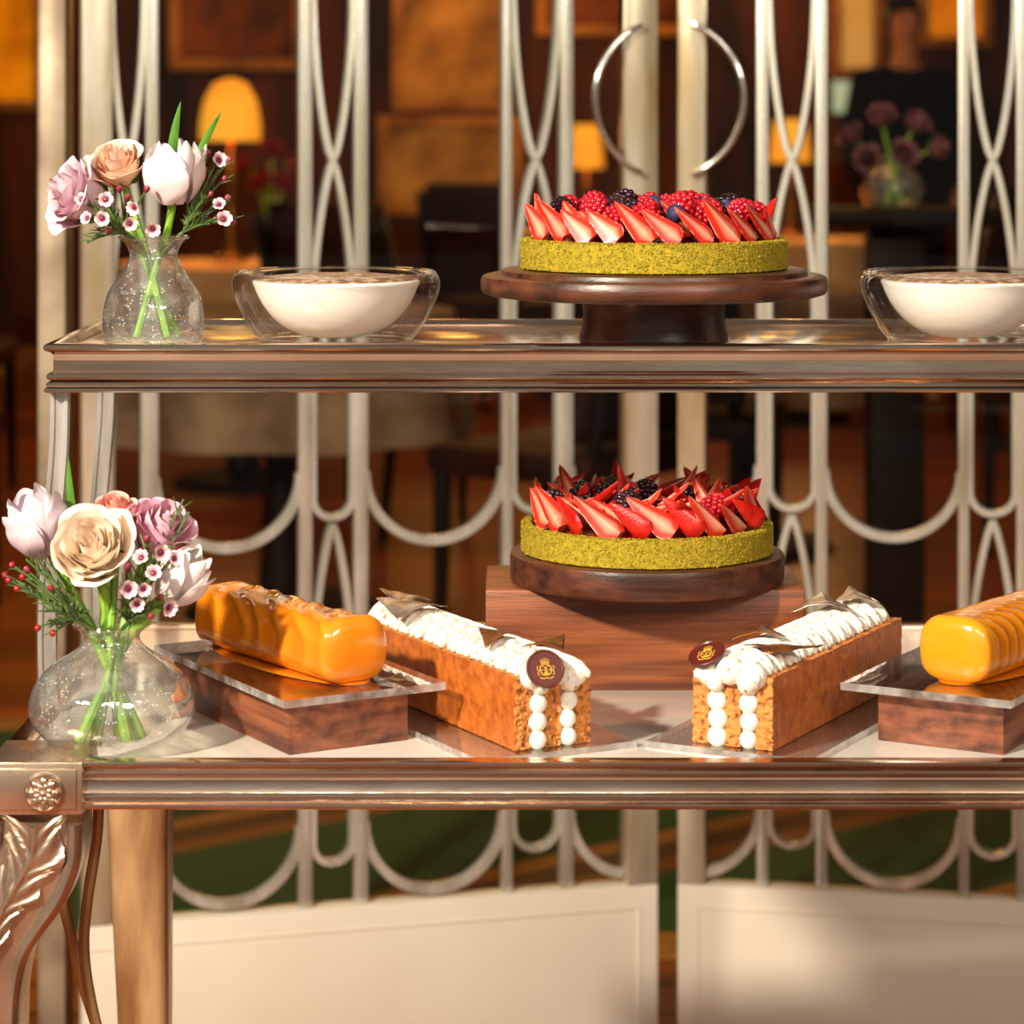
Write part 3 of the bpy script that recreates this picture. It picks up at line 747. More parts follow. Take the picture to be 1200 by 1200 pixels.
def rose_mb(R,n,seed,openness=1.0):
    rnd=random.Random(seed); mb=MB()
    for k in range(n):
        f=k/(n-1); a=k*2.4+rnd.uniform(-.25,.25)
        rr=R*(.08+.74*f**.9); hw=1.35-.5*f; hh=R*(1.42-.42*f)*rnd.uniform(.93,1.07); cu=(f**1.6)*openness
        def fn(u,v,rr=rr,hw=hw,hh=hh,a=a,cu=cu):
            uu=2*u-1; vv=v*(1-.16*uu*uu*abs(uu))
            wv=math.sin(PI*(.10+.72*v))**.6
            ang=a+uu*hw*wv
            r=rr*(.22+.78*math.sin(min(1,vv*1.2)*PI/2)**.8)*(1+.08*uu)
            c=max(0,vv-.66)/.34
            r+=cu*R*.30*c**1.8
            z=hh*vv-cu*R*.22*c**2.2
            q=Vector((r*math.cos(ang),r*math.sin(ang),z))
            return q+Vector((noise.noise(q*90+Vector((k,0,0))),noise.noise(q*90+Vector((0,k,3))),noise.noise(q*90+Vector((5,0,k)))))*R*.07
        mb.grid(fn,12,10,0,tf=lambda u,v: max(0,min(1,v*1.25-.2)))
    mb.ell((0,0,R*.05),(R*.28,R*.28,R*.2),12,8)
    return mb
def tulip_mb(R,Hh,seed):
    mb=MB(); rnd=random.Random(seed)
    for k in range(9):
        layer=0 if k<3 else (1 if k<6 else 2); a=k*2*PI/3+(PI/3 if layer==1 else .5*layer)
        rk=R*(.72+.14*layer); hk=Hh*(1.0-.05*layer)*rnd.uniform(.93,1.05)
        def fn(u,v,a=a,rk=rk,hk=hk,layer=layer):
            uu=2*u-1
            w=(math.sin(PI*min(1,.06+v*.90)))**.5*.9
            ang=a+uu*1.05*w
            r=rk*math.sin(PI*(.12+.66*v))**.75+ (R*.22*max(0,v-.75)/.25 if layer==2 else 0)
            vv=v*(1-.10*uu*uu)
            q=Vector((r*math.cos(ang),r*math.sin(ang),hk*vv))
            return q+Vector((noise.noise(q*80),noise.noise(q*80+Vector((4,4,1))),0))*R*.08
        mb.grid(fn,10,12,0,tf=lambda u,v: v)
    return mb
def leaf_surf(mb,p0,p1,p2,w,mi=0,n=12,twist=0):
    pts=bez(p0,p1,p2,n)
    d0=(pts[-1]-pts[0]).normalized(); sd=d0.cross(Vector((0,1,0)))
    if sd.length<.1: sd=Vector((1,0,0))
    sd=(Matrix.Rotation(twist,3,d0)@sd).normalized(); nn=sd.cross(d0)
    def fn(u,v):
        i=v*n; k=min(int(i),n-1); p=pts[k].lerp(pts[k+1],i-k)
        ww=w*(math.sin(PI*(.12+.88*v))**.8 if v<1 else 0)
        uu=2*u-1
        return p+sd*uu*ww+nn*abs(uu)*ww*.35
    mb.grid(fn,4,n,mi)
def bloom(kind,label,cat,V,neck,head,d,R,mat,group,seed,foot,Hh=None,leaf=None,sr=.0030,op=.75):
    head=Vector(head); base=V+Vector((foot[0],foot[1],.006))
    t=thing(kind,label,cat,base,0,group)
    d=Vector(d).normalized()
    mb=(tulip_mb(R,Hh,seed) if kind=='tulip' else rose_mb(R,28,seed,op))
    off=head-d*(R*.75 if kind!='tulip' else Hh*.5)
    me=mb.mesh('bloom',mat,angle=180); o=bpy.data.objects.new('bloom',me); COL.objects.link(o); o.parent=t
    o.matrix_local=align(d,seed,off-base)
    nk=V+Vector((foot[0]*-.25+(off.x-V.x)*.12,foot[1]*-.25,neck))
    nk.x=max(V.x-.013,min(V.x+.013,nk.x)); nk.y=max(V.y-.013,min(V.y+.013,nk.y))
    pts=smooth_path([base,base.lerp(nk,.5),nk,(nk+off)/2-d*.006,off],6)
    mb=MB(); mb.tube(pts,[sr]*len(pts),8); mb.build('stem',M['stem'],t,org=base)
    if kind=='rose':
        mb=MB()
        for k in range(5):
            a=2*PI*k/5; q=align(d,a,off)
            leaf_surf(mb,q@Vector((0,0,0)),q@Vector((R*.45,0,R*.05)),q@Vector((R*.62,0,R*.5)),R*.13)
        mb.build('sepal',M['leaf'],t,org=base)
    if leaf:
        for (a,b,c,w) in leaf:
            mb=MB(); leaf_surf(mb,a,b,c,w); mb.build('leaf',M['leaf'],t,org=base)
    return t
mb=MB()
for k in range(5):
    a=2*PI*k/5
    def fn(u,v,a=a):
        uu=2*u-1; w=.0031*math.sin(PI*(.08+.8*v))**.6
        r=.0016+.0046*v; z=.0030*v**1.5+.0010*math.sin(v*PI)
        return (r*math.cos(a)-uu*w*math.sin(a), r*math.sin(a)+uu*w*math.cos(a), z+.0008*uu*uu)
    mb.grid(fn,6,6,0,tf=lambda u,v:v)
mb.lathe([(0,.0012),(.0016,.0014),(.0020,.0009),(.0022,-.0002),(.0012,-.004),(0,-.0044)],12,mi=1)
for k in range(8):
    a=2*PI*k/8; mb.ell((.0024*math.cos(a),.0024*math.sin(a),.0016),.0004,6,4,mi=1)
WAX=mb.mesh('blossom',[M['p_wax'],M['wax_c']],angle=80)
mb=MB(); mb.lathe([(0,-.003),(.0012,-.0024),(.0022,-.0004),(.0024,.0012),(.0016,.0028),(0,.0032)],12); BUD=mb.mesh('bud',M['bud'])
mb=MB(); mb.ell((0,0,0),.0025,12,8); HIP=mb.mesh('berry',M['redberry'])
def sprig(label,V,neck,foot,flowers,buds,hips,tips,group,dirn,name='waxflower_sprig'):
    rnd=random.Random(len(label)*7+int(abs(foot[0])*1e5))
    base=V+Vector((foot[0],foot[1],.006))
    t=thing(name,label,'flower',base,0,group)
    nk=V+Vector((dirn[0]*.011,dirn[1]*.011,neck))
    st=MB(); fol=MB()
    main=nk+Vector(dirn)*.02+Vector((0,0,.014))
    tr=smooth_path([base,base.lerp(nk,.5),nk,main],6); st.tube(tr,.0016,6)
    def branch(p,q,needles=True):
        m=(p+q)/2+Vector((rnd.uniform(-.003,.003),rnd.uniform(-.003,.003),.004))
        b=bez(p,m,q,8); st.tube(b,[.0009]*9,5)
        if needles:
            for k in range(1,8):
                for s2 in range(2):
                    a=Vector((rnd.uniform(-1,1),rnd.uniform(-1,1),rnd.uniform(-.2,1))).normalized()
                    d=(b[k]-b[k-1]).normalized(); e=b[k]+(a*.8+d*.8)*rnd.uniform(.006,.011)
                    fol.tube([b[k],(b[k]+e)/2+Vector((0,0,.0005)),e],[.0005,.0006,.0002],5)
    for p in flowers:
        p=Vector(p[0]); 
        d=(Vector((rnd.uniform(-.5,.5),-.8,rnd.uniform(-.2,.6)))+(p-V-Vector((0,0,.12)))*9).normalized()
        branch(main,p-d*.004,rnd.random()<.6)
        inst('blossom',WAX,t,align(d,rnd.uniform(0,6),p-base)@Matrix.Scale(rnd.uniform(.78,1.02),4))
    for p in buds:
        p=Vector(p); branch(main,p,rnd.random()<.4); inst('bud',BUD,t,align((p-main).normalized(),0,p-base))
    for p in hips:
        p=Vector(p); branch(main,p,rnd.random()<.4); inst('berry',HIP,t,Matrix.Translation(p-base))
    for p in tips: branch(main,Vector(p),True)
    st.build('stem',M['needle'],t,org=base,merge=False)
    if fol.v: 
        o=fol.build('foliage',M['needle'],t,org=base,merge=False); o['kind']='stuff'
def U(px,py,dy=0): return P(px,py,2.06+dy)
def Lw(px,py,dy=0): return P(px,py,1.895+dy)
gu='flowers in the upper vase'; gl_='flowers in the lower vase'
bloom('rose','dusky lavender rose turned left, in the upper vase','flower',VU,.07,U(86,228,-.01),(-.75,-.5,.30),.0325,M['p_lav'],gu,1,(.018,.004),op=1.0)
bloom('rose','small peach rose at the top of the upper vase bouquet','flower',VU,.07,U(138,192,-.008),(-.15,-.6,.75),.0250,M['p_peach'],gu,2,(.012,-.010))
bloom('tulip','white double tulip standing upright in the upper vase','flower',VU,.07,U(204,200,-.012),(.05,-.12,1),.0245,M['p_white'],gu,3,(-.012,-.008),Hh=.050,
      leaf=[(U(200,250),U(196,180,-.01),U(212,118,-.015),.0042),(U(222,205,.01),U(236,170,.0),U(260,130,-.01),.0030)])
sprig('white waxflowers and buds spilling over the front left of the upper vase',VU,.072,(.006,.014),
      [(U(103,256,-.035),),(U(124,234,-.042),),(U(158,243,-.04),),(U(179,268,-.036),),(U(96,234,-.03),),(U(120,256,-.04),),(U(152,262,-.03),)],
      [U(128,270,-.03),U(150,232,-.038),U(172,222,-.036),U(140,222,-.04)],[],[U(102,285,-.02),U(112,276,-.025)],gu,(-.6,-.8,0))
sprig('pink budded waxflower sprig leaning right out of the upper vase',VU,.072,(-.016,.010),
      [(U(257,240,-.01),),(U(256,188,.0),),(U(262,257,-.01),)],
      [U(244,180),U(268,188),U(246,228,-.01),U(266,232),U(252,256),U(240,200),U(272,260),U(262,210)],[],[U(246,262,-.01),U(240,232,-.02),U(232,222)],gu,(.75,-.2,0))
bloom('rose','large cream peach rose at the front of the lower vase','flower',VL,.076,Lw(108,640,-.03),(-.08,-.85,.5),.0335,M['p_cream'],gl_,5,(.012,-.006),sr=.0042,op=.6)
bloom('tulip','pale lavender tulip at the left of the lower vase','flower',VL,.076,Lw(44,612,.0),(-.35,-.25,.9),.0235,M['p_mauve'],gl_,6,(.020,.006),Hh=.048,sr=.0042)
bloom('rose','pink rose at the back right of the lower vase','flower',VL,.076,Lw(190,618,.005),(.45,-.4,.75),.0285,M['p_pink'],gl_,7,(-.016,.008),sr=.0042)
bloom('tulip','pale pink tulip leaning right from the lower vase','flower',VL,.076,Lw(216,675,-.012),(.62,-.25,.72),.019,M['p_white'],gl_,8,(-.022,-.008),Hh=.044,sr=.004,
      leaf=[(Lw(95,660,.01),Lw(80,600,.01),Lw(80,532,.01),.0032)])
bloom('rose','small coral rose tucked behind the cream rose in the lower vase','flower',VL,.076,Lw(136,598,.006),(.05,-.45,.9),.019,M['p_coral'],gl_,9,(.002,.014),sr=.003)
sprig('mauve waxflower cluster below the pink rose of the lower vase',VL,.079,(-.006,-.018),
      [(Lw(166,654,-.045),),(Lw(168,690,-.05),),(Lw(160,708,-.045),),(Lw(197,712,-.035),),(Lw(188,648,-.035),),(Lw(150,690,-.05),),(Lw(180,672,-.045),),(Lw(204,655,-.03),)],
      [Lw(150,665,-.045),Lw(188,700,-.04),Lw(176,722,-.04),Lw(172,632,-.035)],[],[Lw(215,585,-.0),Lw(222,600,0),Lw(140,720,-.045),Lw(155,728,-.04)],gl_,(.5,-.8,0))
sprig('red-berried green sprig spreading left from the lower vase',VL,.079,(.018,.012),
      [],[Lw(32,668,-.02),Lw(60,690,-.03)],[Lw(10,680,-.01),Lw(20,690,-.015),Lw(14,662,-.01),Lw(44,736,-.02),Lw(62,742,-.02),Lw(26,676,-.02),Lw(6,674,-.0)],
      [Lw(40,700,-.02),Lw(52,716,-.03),Lw(30,655,-.015),Lw(66,668,-.03),Lw(84,708,-.04),Lw(96,722,-.04),Lw(58,735,-.03),Lw(42,655,-.02)],gl_,(-.7,-.5,0),name='berry_sprig')

# ------------------------------------------------------------------ glazed double doors
def door(name,p0,d,bars,pairs,gaps,stile_in,stile_out,pc):
    d=Vector((d[0],d[1])).normalized()
    def u(px):
        k=(px-600)/F
        return (k*p0[1]-p0[0])/(d.x-k*d.y)
    rz=math.atan2(d.y,d.x)
    t=bpy.data.objects.new(name,None); COL.objects.link(t); t.location=(p0[0],p0[1],0); t.rotation_euler=(0,0,rz); struct(t)
    fs_ = 1 if d.x<0 else -1        # local y sign that faces the camera
    top=2.3; dep=.018
    U0,U1=0,u(stile_out[1])
    fr=MB()
    fr.box(0,u(stile_in),-dep,dep,.262,top,b=.002); fr.box(u(stile_out[0]),U1,-dep,dep,.262,top,b=.002)
    fr.box(u(stile_in),u(stile_out[0]),-dep,dep,top-.06,top,b=.002)
    fr.build('door_frame',M['door_frame'],t)
    pn=MB(); pn.box(0,U1,-dep,dep,.01,.262,b=.002)
    for (a,b,c,e) in ((.026,U1,.234,.2365),(.024,.0265,.01,.2365)):
        pn.box(a,b,-dep-.0015,dep+.0015,c,e,b=.0006)
    pn.build('kick_panel',M['door_cream'],t)
    la=MB(); e=.009
    for a,b in bars: la.box(min(u(a),u(b))+.0012,max(u(a),u(b))-.0012,-e,e,.262,top-.06,b=.0012)
    W=.0088; D=.015
    def fb(pts,w=W): la.flatbar(pts,w,D if fs_<0 else -D)
    for a,b in pairs:
        ua,ub=u(a),u(b); uc=(ua+ub)/2; A=abs(ub-ua)/2
        for s in (-1,1):
            for z0,z1 in ((1.146,1.565),(1.565,1.984)):
                fb([(uc+s*A*math.sin(PI*k/36)**.66 if 0<k<36 else uc,.001*s,z0+(z1-z0)*k/36) for k in range(37)])
            for zt_,zb in ((1.146,.722),(.722-.008,.312)):
                pts=[]
                for k in range(19):
                    f=k/18; pts.append((uc+s*A*math.sin(f*PI/2)**.75 if k else uc,.001*s,zt_-.19*f))
                for k in range(1,17):
                    an=PI/2*k/16
                    pts.append((uc+s*A*math.cos(an),.001*s,zb+A-A*math.sin(an)))
                fb(pts)
    for (a,b,full) in gaps:
        ua,ub=u(a),u(b)
        if full: uc=(ua+ub)/2; R=abs(ub-ua)/2+.004
        else: R=.083; uc=ua+math.copysign(R,ub-ua)-math.copysign(.004,ub-ua)
        for zb in (.69,.272):
            pts=[]
            for k in range(33):
                an=PI+PI*k/32
                x=uc+R*math.cos(an); z=zb+R+R*math.sin(an)
                if full or (min(ua,ub)-.004<=x<=max(ua,ub)+.004): pts.append((x,0,z))
            fb(pts,.0120)
    la.build('lattice',M['door_silver'],t,merge=False,angle=25)
    g=MB(); y=-.004*fs_; g.add([(u(stile_in),y,.25),(u(stile_out[0]),y,.25),(u(stile_out[0]),y,top-.03),(u(stile_in),y,top-.03)],[(0,1,2,3)])
    g.build('glass_pane',M['pane'],t)
    h=MB(); pts=[]; R=.0985; uc=u(pc); zc_=Z(116,3.28)
    ue=u(stile_in)-.012; c0=math.acos(max(-1,min(1,(ue-uc)/R)))
    pts.append((ue,fs_*.016,zc_+R*math.sin(c0)))
    for k in range(29):
        an=c0-2*c0*k/28
        pts.append((uc+R*math.cos(an),fs_*.030,zc_+R*math.sin(an)))
    pts.append((ue,fs_*.016,zc_-R*math.sin(c0)))
    h.tube(pts,.0038,10)
    h.build('handle',M['chrome'],t)
    return t
door('door_1',(X(766,3.3),3.3),(-.673,-.18),[(169,186),(348,366),(413,431),(586,600),(654,671)],
     [(130,169),(366,413),(600,654)],[(186,348,True),(431,586,True),(671,730,False)],730,(130,95),779)
door('door_2',(X(796,3.3),3.3),(.407,-.08),[(886,902),(955,971),(1122,1137),(1190,1205),(1362,1378),(1430,1446)],
     [(902,955),(1137,1190),(1378,1430)],[(886,828,False),(971,1122,True),(1205,1362,True)],828,(1488,1523),781)
mb=MB(); mb.box(X(47,3.16),X(80,3.16),3.14,3.20,0,2.35,b=.004)
struct(mb.build('trim_1',M['jamb']))
x1=X(1530,3.12)
mb=MB(); mb.box(x1+.05,x1+.11,3.02,3.09,0,2.35,b=.004)
struct(mb.build('trim_2',M['jamb']))

# ------------------------------------------------------------------ room
mb=MB(); mb.box(-5,5,-3,13.1,-.05,0); struct(mb.build('floor',M['floor']))
WB=13.0
mb=MB(); mb.box(-5,5,WB,WB+.1,0,3.2); struct(mb.build('wall_back',M['wall']))
mb=MB(); mb.box(-5.1,-5,-3,WB,0,3.2); struct(mb.build('wall_left',M['wall']))
mb=MB(); mb.box(5,5.1,-3,WB,0,3.2); struct(mb.build('wall_right',M['wall']))
mb=MB(); mb.box(-5,5,3.6,13.1,3.2,3.25); struct(mb.build('ceiling_blocker',M['plaster']))  # out of view, back room only; added to keep ambient light out
mb=MB(); mb.box(-5,5,WB-.03,WB,0,.14,b=.005); struct(mb.build('baseboard_back',M['wall_trim']))
def painted_glow_panel(label,x0,x1,y0,y1,m,fw=.05):
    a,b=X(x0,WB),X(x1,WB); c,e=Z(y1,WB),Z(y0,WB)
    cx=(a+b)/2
    t=thing('painted_glow_panel',label,'panel',(cx,WB,c))
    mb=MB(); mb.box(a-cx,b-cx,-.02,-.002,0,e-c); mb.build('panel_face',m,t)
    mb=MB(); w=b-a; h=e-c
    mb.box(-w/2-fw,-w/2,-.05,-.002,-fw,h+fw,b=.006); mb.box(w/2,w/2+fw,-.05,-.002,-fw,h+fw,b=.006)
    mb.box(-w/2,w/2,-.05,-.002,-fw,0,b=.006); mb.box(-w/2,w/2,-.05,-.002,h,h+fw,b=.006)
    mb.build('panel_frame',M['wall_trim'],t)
painted_glow_panel('bright amber panel with painted-in glow at the far left of the back wall',-70,42,-120,118,M['amber'])
painted_glow_panel('dim amber panel with painted-in glow behind the domed table lamp',212,345,-120,70,M['amber_dim'])
painted_glow_panel('tall gilded cream panel with painted-in glow left of the door handles',472,590,-120,118,M['gold_panel'])
painted_glow_panel('low gilded cream panel with painted-in glow under the tall gilded one',455,600,148,240,M['gold_panel'])
painted_glow_panel('narrow dim amber panel with painted-in glow seen between the two doors',640,800,-120,30,M['amber_dim'])
painted_glow_panel('narrow pale panel with painted-in glow beside the standing person',985,1022,-120,80,M['pale_panel'])
painted_glow_panel('amber panel with painted-in glow right of the standing person',1088,1150,-120,44,M['amber'])
px=X(993,12.9)
t=thing('wall_screen','small pale green lit screen left of the standing person','screen',(px,12.86,Z(132,12.86)))
w=.075;h=.15
mb=MB(); mb.box(-w,w,-.012,0,0,h); mb.build('screen_face',M['screen'],t)
mb=MB(); mb.box(-w-.015,w+.015,0,.03,-.015,h+.015,b=.004); mb.build('casing',M['black'],t)
mb=MB(); mb.box(-.03,.03,.028,.145,.03,.09); mb.build('bracket',M['black'],t)

mb=MB(); mb.box(-1.6,1.8,-.75,.75,0,.008)
ru=thing('rug','green carpet runner with diagonal ochre bands behind the doors','rug',(0,4.6,.0005)); mb.build('pile',M['rug'],ru)
for y in (-.77,.67):
    mb=MB(); mb.box(-1.62,1.82,y,y+.1,0,.010); mb.build('border',M['rug_border'],ru)

def lamp(label,px,py0,py1,w,Y,shape):
    cx=X(px,Y); tz=.752
    t=thing('table_lamp',label,'lamp',(cx,Y,tz),0,'glowing table lamps in the restaurant')
    zt,zb=Z(py0,Y)-tz,Z(py1,Y)-tz; R=w*Y/F/2
    mb=MB()
    if shape=='dome': prof=[(R,zb),(R*.99,zb+(zt-zb)*.3),(R*.86,zb+(zt-zb)*.65),(R*.55,zb+(zt-zb)*.92),(R*.15,zt)]
    else: prof=[(R,zb),(R*.9,(zb+zt)/2),(R*.72,zt)]
    mb.lathe(prof,40); mb.build('lamp_shade',M['shade'],t)
    mb=MB(); mb.lathe([(0,0),(.07,0),(.07,.01),(.03,.02),(.012,.05),(.010,zb*.6),(.016,zb*.7),(.010,zb*.8),(.010,zb+.03),(0,zb+.03)],24); mb.build('lamp_base',M['brass'],t)
    L=bpy.data.lights.new('lamp_bulb','POINT'); L.energy=9; L.color=(1,.55,.18); L.shadow_soft_size=.04
    o=bpy.data.objects.new('lamp_bulb',L); COL.objects.link(o); o.location=(cx,Y,tz+zb-.03)
def table(label,cl,cx,cy,r,m):
    t=thing('round_table',label,'table',(cx,cy,0),0,'round restaurant tables')
    mb=MB(); mb.lathe([(0,.715),(r-.01,.715),(r,.725),(r,.738),(0,.738)],40); mb.build('tabletop',M['chair_wood'],t)
    mb=MB(); mb.lathe([(0,0),(.24,0),(.22,.03),(.06,.06),(.04,.3),(.05,.716),(0,.716)],24); mb.build('pedestal',M['chair_wood'],t)
    c=MB(); n=96
    def fn(u,v):
        a=2*PI*u
        if v<=.3: k=v/.3; return (k*(r+.004)*math.cos(a),k*(r+.004)*math.sin(a),.742)
        k=(v-.3)/.7; q=r+.008+k*(.03+.02*math.sin(a*9)+.012*math.sin(a*5+1)); return (q*math.cos(a),q*math.sin(a),.742-k*.30)
    c.grid(fn,n,20,closeu=True)
    tag(c.build('tablecloth',m,loc=(cx,cy,0),angle=60),cl,'tablecloth','linen cloths on the restaurant tables')
tb=[(X(285,9),9.0,.42),(X(690,12),12.0,.4),(X(930,11),11.0,.4),(X(330,6.6),6.6,.42),(X(880,7.6),7.6,.42)]
tl=['round table far left under the domed lamp','small round table far back under the middle lamp','round table far back right under the third lamp','nearest round table behind the left door','round table behind the right door']
for i,((a,b,r),l) in enumerate(zip(tb,tl)): table(l,'linen cloth over the '+l,a,b,r,M['cloth'] if i<3 else M['cloth_grey'])
lamp('domed glowing lamp on the far left table',270,92,165,72,9.0,'dome')
lamp('small tapered glowing lamp seen left of the door handle',687,146,197,42,12.0,'taper')
lamp('tapered glowing lamp seen between the right door bars',926,140,190,50,11.0,'taper')

def make_chair(label,loc,rz):
    t=thing('dining_chair',label,'chair',loc,rz,'dark restaurant chairs')
    mb=MB(); mb.box(-.23,.23,-.22,.22,.43,.50,b=.02); mb.build('seat',M['chair_seat'],t)
    mb=MB()
    def bk(u,v):
        x=(2*u-1)*.22*(1-.12*v**3); z=.52+.45*v; y=.21+.10*v+.04*(2*u-1)**2*-1
        return (x,y,z)
    mb.grid(bk,10,10); o=mb.build('backrest',M['chair_seat'],t); s=o.modifiers.new('s','SOLIDIFY'); s.thickness=.045
    for sx in (-1,1):
        mb=MB(); mb.tube([(sx*.2,-.19,.44),(sx*.2,-.2,0)],[.022,.014],8); mb.build('leg',M['chair_wood'],t)
        mb=MB(); mb.tube(smooth_path([(sx*.2,.30,.94),(sx*.2,.22,.55),(sx*.2,.2,.4),(sx*.2,.27,0)],5),.018,8); mb.build('leg',M['chair_wood'],t)
    return t
ch=None
cl=[('dark leather chair left of the domed lamp table',-1.85,8.7,1.6),('dark leather chair in front of the domed lamp table',-.42,8.05,-.5+PI),('dark leather chair by the nearest round table',-1.5,6.5,1.5),
    ('dark leather chair pulled out near the left door',.12,5.95,-2.2),('dark leather chair in front of the right-hand table',.42,6.75,2.8),('dark leather chair right of the right-hand table',1.55,7.3,-1.4),
    ('dark leather chair by the middle lamp table',-.05,11.1,2.6),('dark leather chair by the third lamp table',1.75,10.3,-2.3)]
for i,(l,x,y,r) in enumerate(cl):
    if i==0: ch=make_chair(l,(x,y,0),r)
    else:
        c=copy_tree(ch); c.location=(x,y,0); c.rotation_euler=(0,0,r); c['label']=l

FY=5.0; fxp=X(1048,FY); fz=Z(243,FY)  # solid bouquet and invented stand in place of a vase reflected in the glass
t=thing('reflection_stand','made-up tall dark stand behind the right door under the flowers standing in for a reflection','stand',(fxp,FY,0))
mb=MB(); mb.box(-.16,.16,-.16,.16,fz-.03,fz,b=.004); mb.build('reflection_stand_top',M['chair_wood'],t)
mb=MB(); mb.box(-.05,.05,-.05,.05,.06,fz-.028,b=.004); mb.build('reflection_stand_column',M['chair_wood'],t)
mb=MB(); mb.box(-.15,.15,-.15,.15,0,.065,b=.006); mb.build('plinth',M['chair_wood'],t)
VB=Vector((fxp,FY,fz+.0003))
vase('round glass vase of purple flowers standing in for a vase reflected in the door glass',VB,[(.03,.0008),(.045,.006),(.056,.03),(.05,.055),(.03,.075),(.026,.085),(.034,.095)],.05)
q=[((996,158),(-.6,-.4,.6)),((1034,134),(-.1,-.6,.8)),((1076,142),(.4,-.5,.7)),((1102,172),(.7,-.3,.3)),((1016,186),(-.4,-.8,.2)),((1060,180),(.2,-.9,.3))]
words=['far left','upper left','upper right','far right','lower left','lower middle']
for i,((a,b),dd) in enumerate(q):
    bloom('rose','dusky purple rose, %s in the vase standing in for a reflection'%words[i],'flower',VB,.085,P(a,b,FY-.02),dd,.029,M['p_purple'],'purple roses standing in for a reflection',20+i,(.018*math.cos(i),.018*math.sin(i)),sr=.003)
RV=Vector((X(318,8.7),8.7,.7425))
vase('glass vase of red flowers on the domed lamp table',RV,[(.04,.0008),(.05,.02),(.045,.09),(.04,.14),(.05,.16)],.1)
for i,(a,b) in enumerate([(286,190),(318,174),(346,194),(304,212),(332,214)]):
    bloom('rose','deep red rose, %s in the vase by the domed lamp'%['far left','topmost','far right','lower left','lower right'][i],'flower',RV,.16,P(a,b,8.7),((a-318)/40,-.5,.7),.045,M['p_red'],'red roses by the domed lamp',40+i,(.02*math.cos(i*1.3),.02*math.sin(i*1.3)),sr=.004)

# ------------------------------------------------------------------ person
def skin_obj(name,verts,edges,rad,mat,parent,root=0,sub=2):
    me=bpy.data.meshes.new(name); me.from_pydata(verts,edges,[]); o=bpy.data.objects.new(name,me); COL.objects.link(o); o.parent=parent
    m=o.modifiers.new('skin','SKIN'); m.use_smooth_shade=True
    sv=me.skin_vertices[0].data
    for i,r in enumerate(rad):
        sv[i].radius=(r,r) if not hasattr(r,'__len__') else r
    sv[root].use_root=True
    s=o.modifiers.new('sub','SUBSURF'); s.levels=sub; s.render_levels=sub
    me.materials.append(mat); return o
pt=thing('person','person in dark clothes with dark hair standing at the back','person',(X(1060,11.6),11.6,0),.2)
V=[(0,0,.95),(0,0,1.1),(0,.01,1.28),(0,.01,1.40),(0,0,1.50),(0,-.01,1.58),(0,-.015,1.66),(0,-.005,1.72),
   (-.10,0,.90),(-.105,-.01,.50),(-.11,.02,.08),(-.11,-.12,.04),(.10,0,.90),(.105,-.01,.50),(.11,.02,.08),(.11,-.12,.04),
   (-.17,.01,1.38),(-.22,.02,1.12),(-.2,-.10,.92),(-.19,-.15,.86),(.17,.01,1.38),(.22,.02,1.12),(.2,-.10,.92),(.19,-.15,.86)]
E=[(0,1),(1,2),(2,3),(3,4),(4,5),(5,6),(6,7),(0,8),(8,9),(9,10),(10,11),(0,12),(12,13),(13,14),(14,15),(3,16),(16,17),(17,18),(18,19),(3,20),(20,21),(21,22),(22,23)]
Rd=[(.14,.1),(.125,.09),(.14,.10),(.09,.07),.045,(.066,.075),(.075,.09),(.055,.07),.085,.055,.038,.035,.085,.055,.038,.035,.045,.040,.03,.03,.045,.040,.03,.03]
skin_obj('body',V,E,Rd,M['skin'],pt)
J=[(0,0,.92),(0,0,1.1),(0,.01,1.28),(0,.01,1.40),(0,.005,1.485),(-.175,.01,1.385),(-.225,.02,1.12),(-.205,-.10,.93),(.175,.01,1.385),(.225,.02,1.12),(.205,-.10,.93)]
JE=[(0,1),(1,2),(2,3),(3,4),(3,5),(5,6),(6,7),(3,8),(8,9),(9,10)]
skin_obj('jacket',J,JE,[(.20,.15),(.17,.13),(.19,.145),(.15,.125),(.085,.085),(.085,.085),.062,.05,(.085,.085),.062,.05],M['black_cloth'],pt)
ti=[0,8,9,10,12,13,14]; mp_={k:i for i,k in enumerate(ti)}
skin_obj('trousers',[V[k] for k in ti],[(mp_[a],mp_[b]) for a,b in E if a in mp_ and b in mp_],[tuple(x*1.12+.012 for x in (Rd[k] if hasattr(Rd[k],'__len__') else (Rd[k],Rd[k]))) for k in ti],M['black_cloth'],pt)
mb=MB()
def hf(u,v):
    a=2*PI*u; b=PI*v*.62
    x=.088*math.sin(b)*math.cos(a); y=.02+.098*math.sin(b)*math.sin(a); z=1.665+.105*math.cos(b)
    if math.sin(a)<-.2: z=max(z,1.70)
    return (x,y,z)
mb.grid(hf,32,14,closeu=True); mb.build('hair',M['hair'],pt)
mb=MB()
for s in (-1,1): mb.ell((s*.03,-.092,1.655),(.012,.006,.006),10,8)
mb.build('eye',M['black'],pt)
mb=MB(); mb.ell((0,-.1,1.63),(.012,.018,.022),10,8); mb.build('nose',M['skin'],pt)
mb=MB(); mb.ell((0,-.088,1.592),(.024,.008,.006),10,8); mb.build('mouth',M['p_red'],pt)

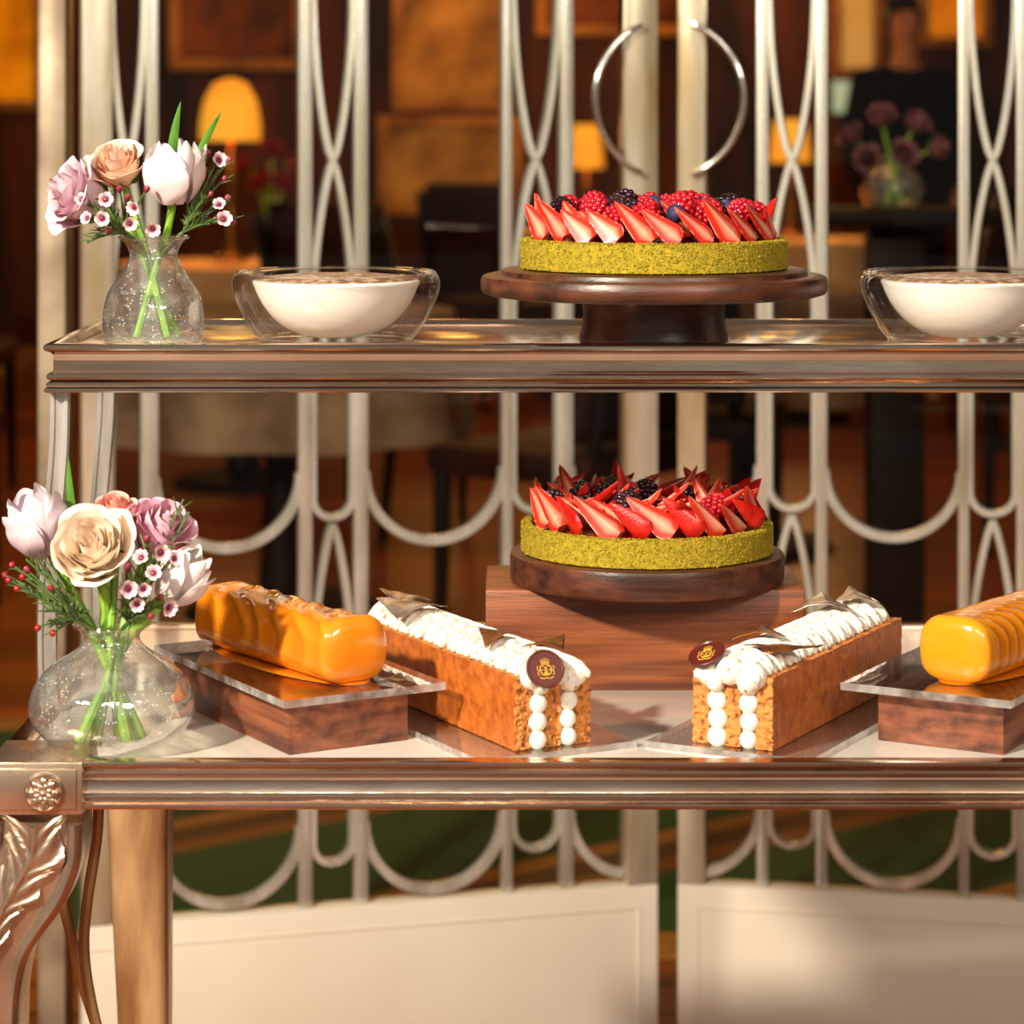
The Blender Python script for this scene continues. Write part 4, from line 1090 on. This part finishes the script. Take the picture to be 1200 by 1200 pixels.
# ------------------------------------------------------------------ lights, world, camera
def area(name,loc,target,size,energy,color,sy=None):
    L=bpy.data.lights.new(name,'AREA'); L.energy=energy; L.color=color; L.size=size
    if sy: L.shape='RECTANGLE'; L.size_y=sy
    o=bpy.data.objects.new(name,L); COL.objects.link(o); o.location=loc
    o.rotation_euler=(Vector(target)-Vector(loc)).to_track_quat('-Z','Y').to_euler()
    return o
area('key_light',(-1.65,-.1,2.4),(.1,2.4,.85),.16,185,(1,.91,.76))
area('unseen_fill',(1.5,-.7,2.3),(.2,2.4,.8),.8,36,(1,.90,.75),.4)  # added fill from an unseen source, no window there
area('front_high',(-.1,-.9,2.5),(.1,2.8,.6),1.0,18,(1,.91,.78),.4)  # unseen fill added behind the camera for the fronts and metal reflections
area('room_fill',(0,9,3.1),(0,9,0),3,42,(1,.55,.18),4)  # unseen amber fill added above the back room, no fixture there
area('floor_wash',(-.3,5.2,3.0),(-.3,5.8,0),1.4,20,(1,.55,.18))  # unseen warm light added to brighten the floor
for i,(x,z) in enumerate(((-1.55,1.9),(-.35,1.75),(.45,1.9),(1.25,1.9))):
    L=bpy.data.lights.new('wall_glow','POINT'); L.energy=7; L.color=(1,.50,.12); L.shadow_soft_size=.1  # bare points added to make the back wall glow, no lamps there
    o=bpy.data.objects.new('wall_glow',L); COL.objects.link(o); o.location=(x,12.5,z)
w=bpy.data.worlds.new('World'); SC.world=w; w.use_nodes=True
nt=w.node_tree; N=nt.nodes; L=nt.links; bg=N['Background']
tc=N.new('ShaderNodeTexCoord'); sp=N.new('ShaderNodeSeparateXYZ'); L.new(tc.outputs['Generated'],sp.inputs[0])
rp=N.new('ShaderNodeValToRGB'); rp.color_ramp.elements[0].position=.2; rp.color_ramp.elements[0].color=(.68,.60,.50,1)
rp.color_ramp.elements[1].position=.55; rp.color_ramp.elements[1].color=(.02,.010,.005,1)
mr=N.new('ShaderNodeMapRange'); mr.inputs['From Min'].default_value=-1; mr.inputs['From Max'].default_value=1
L.new(sp.outputs['Y'],mr.inputs['Value']); L.new(mr.outputs['Result'],rp.inputs['Fac'])
# made-up surroundings for reflections: dark below, dim at eye level, added bright band above
r2=N.new('ShaderNodeValToRGB'); m2=N.new('ShaderNodeMapRange'); m2.inputs['From Min'].default_value=-1; m2.inputs['From Max'].default_value=1
L.new(sp.outputs['Z'],m2.inputs['Value']); L.new(m2.outputs['Result'],r2.inputs['Fac'])
els=[(.30,.16),(.44,.30),(.50,.45),(.56,.60),(.60,1.1),(.72,1.1),(.78,.45),(1.0,.35)]
cr=r2.color_ramp
cr.elements[0].position=els[0][0]; cr.elements[0].color=(els[0][1],)*3+(1,)
cr.elements[1].position=els[-1][0]; cr.elements[1].color=(els[-1][1],)*3+(1,)
for p_,v_ in els[1:-1]:
    e_=cr.elements.new(p_); e_.color=(v_,v_,v_,1)
mxw=N.new('ShaderNodeMix'); mxw.data_type='RGBA'; mxw.blend_type='MULTIPLY'; mxw.inputs['Factor'].default_value=1
L.new(rp.outputs['Color'],mxw.inputs['A']); L.new(r2.outputs['Color'],mxw.inputs['B'])
L.new(mxw.outputs['Result'],bg.inputs['Color'])
bg.inputs['Strength'].default_value=1.0

cam=bpy.data.cameras.new('Camera'); co=bpy.data.objects.new('Camera',cam); COL.objects.link(co)
co.location=(0,0,H); co.rotation_euler=(PI/2,0,0)
cam.sensor_width=36; cam.sensor_fit='HORIZONTAL'; cam.lens=36*F/1200
cam.shift_y=-(600-HY)/1200
cam.dof.use_dof=True; cam.dof.focus_distance=2.0; cam.dof.aperture_fstop=8
cam.clip_start=.05
SC.camera=co
SC.view_settings.view_transform='Standard'
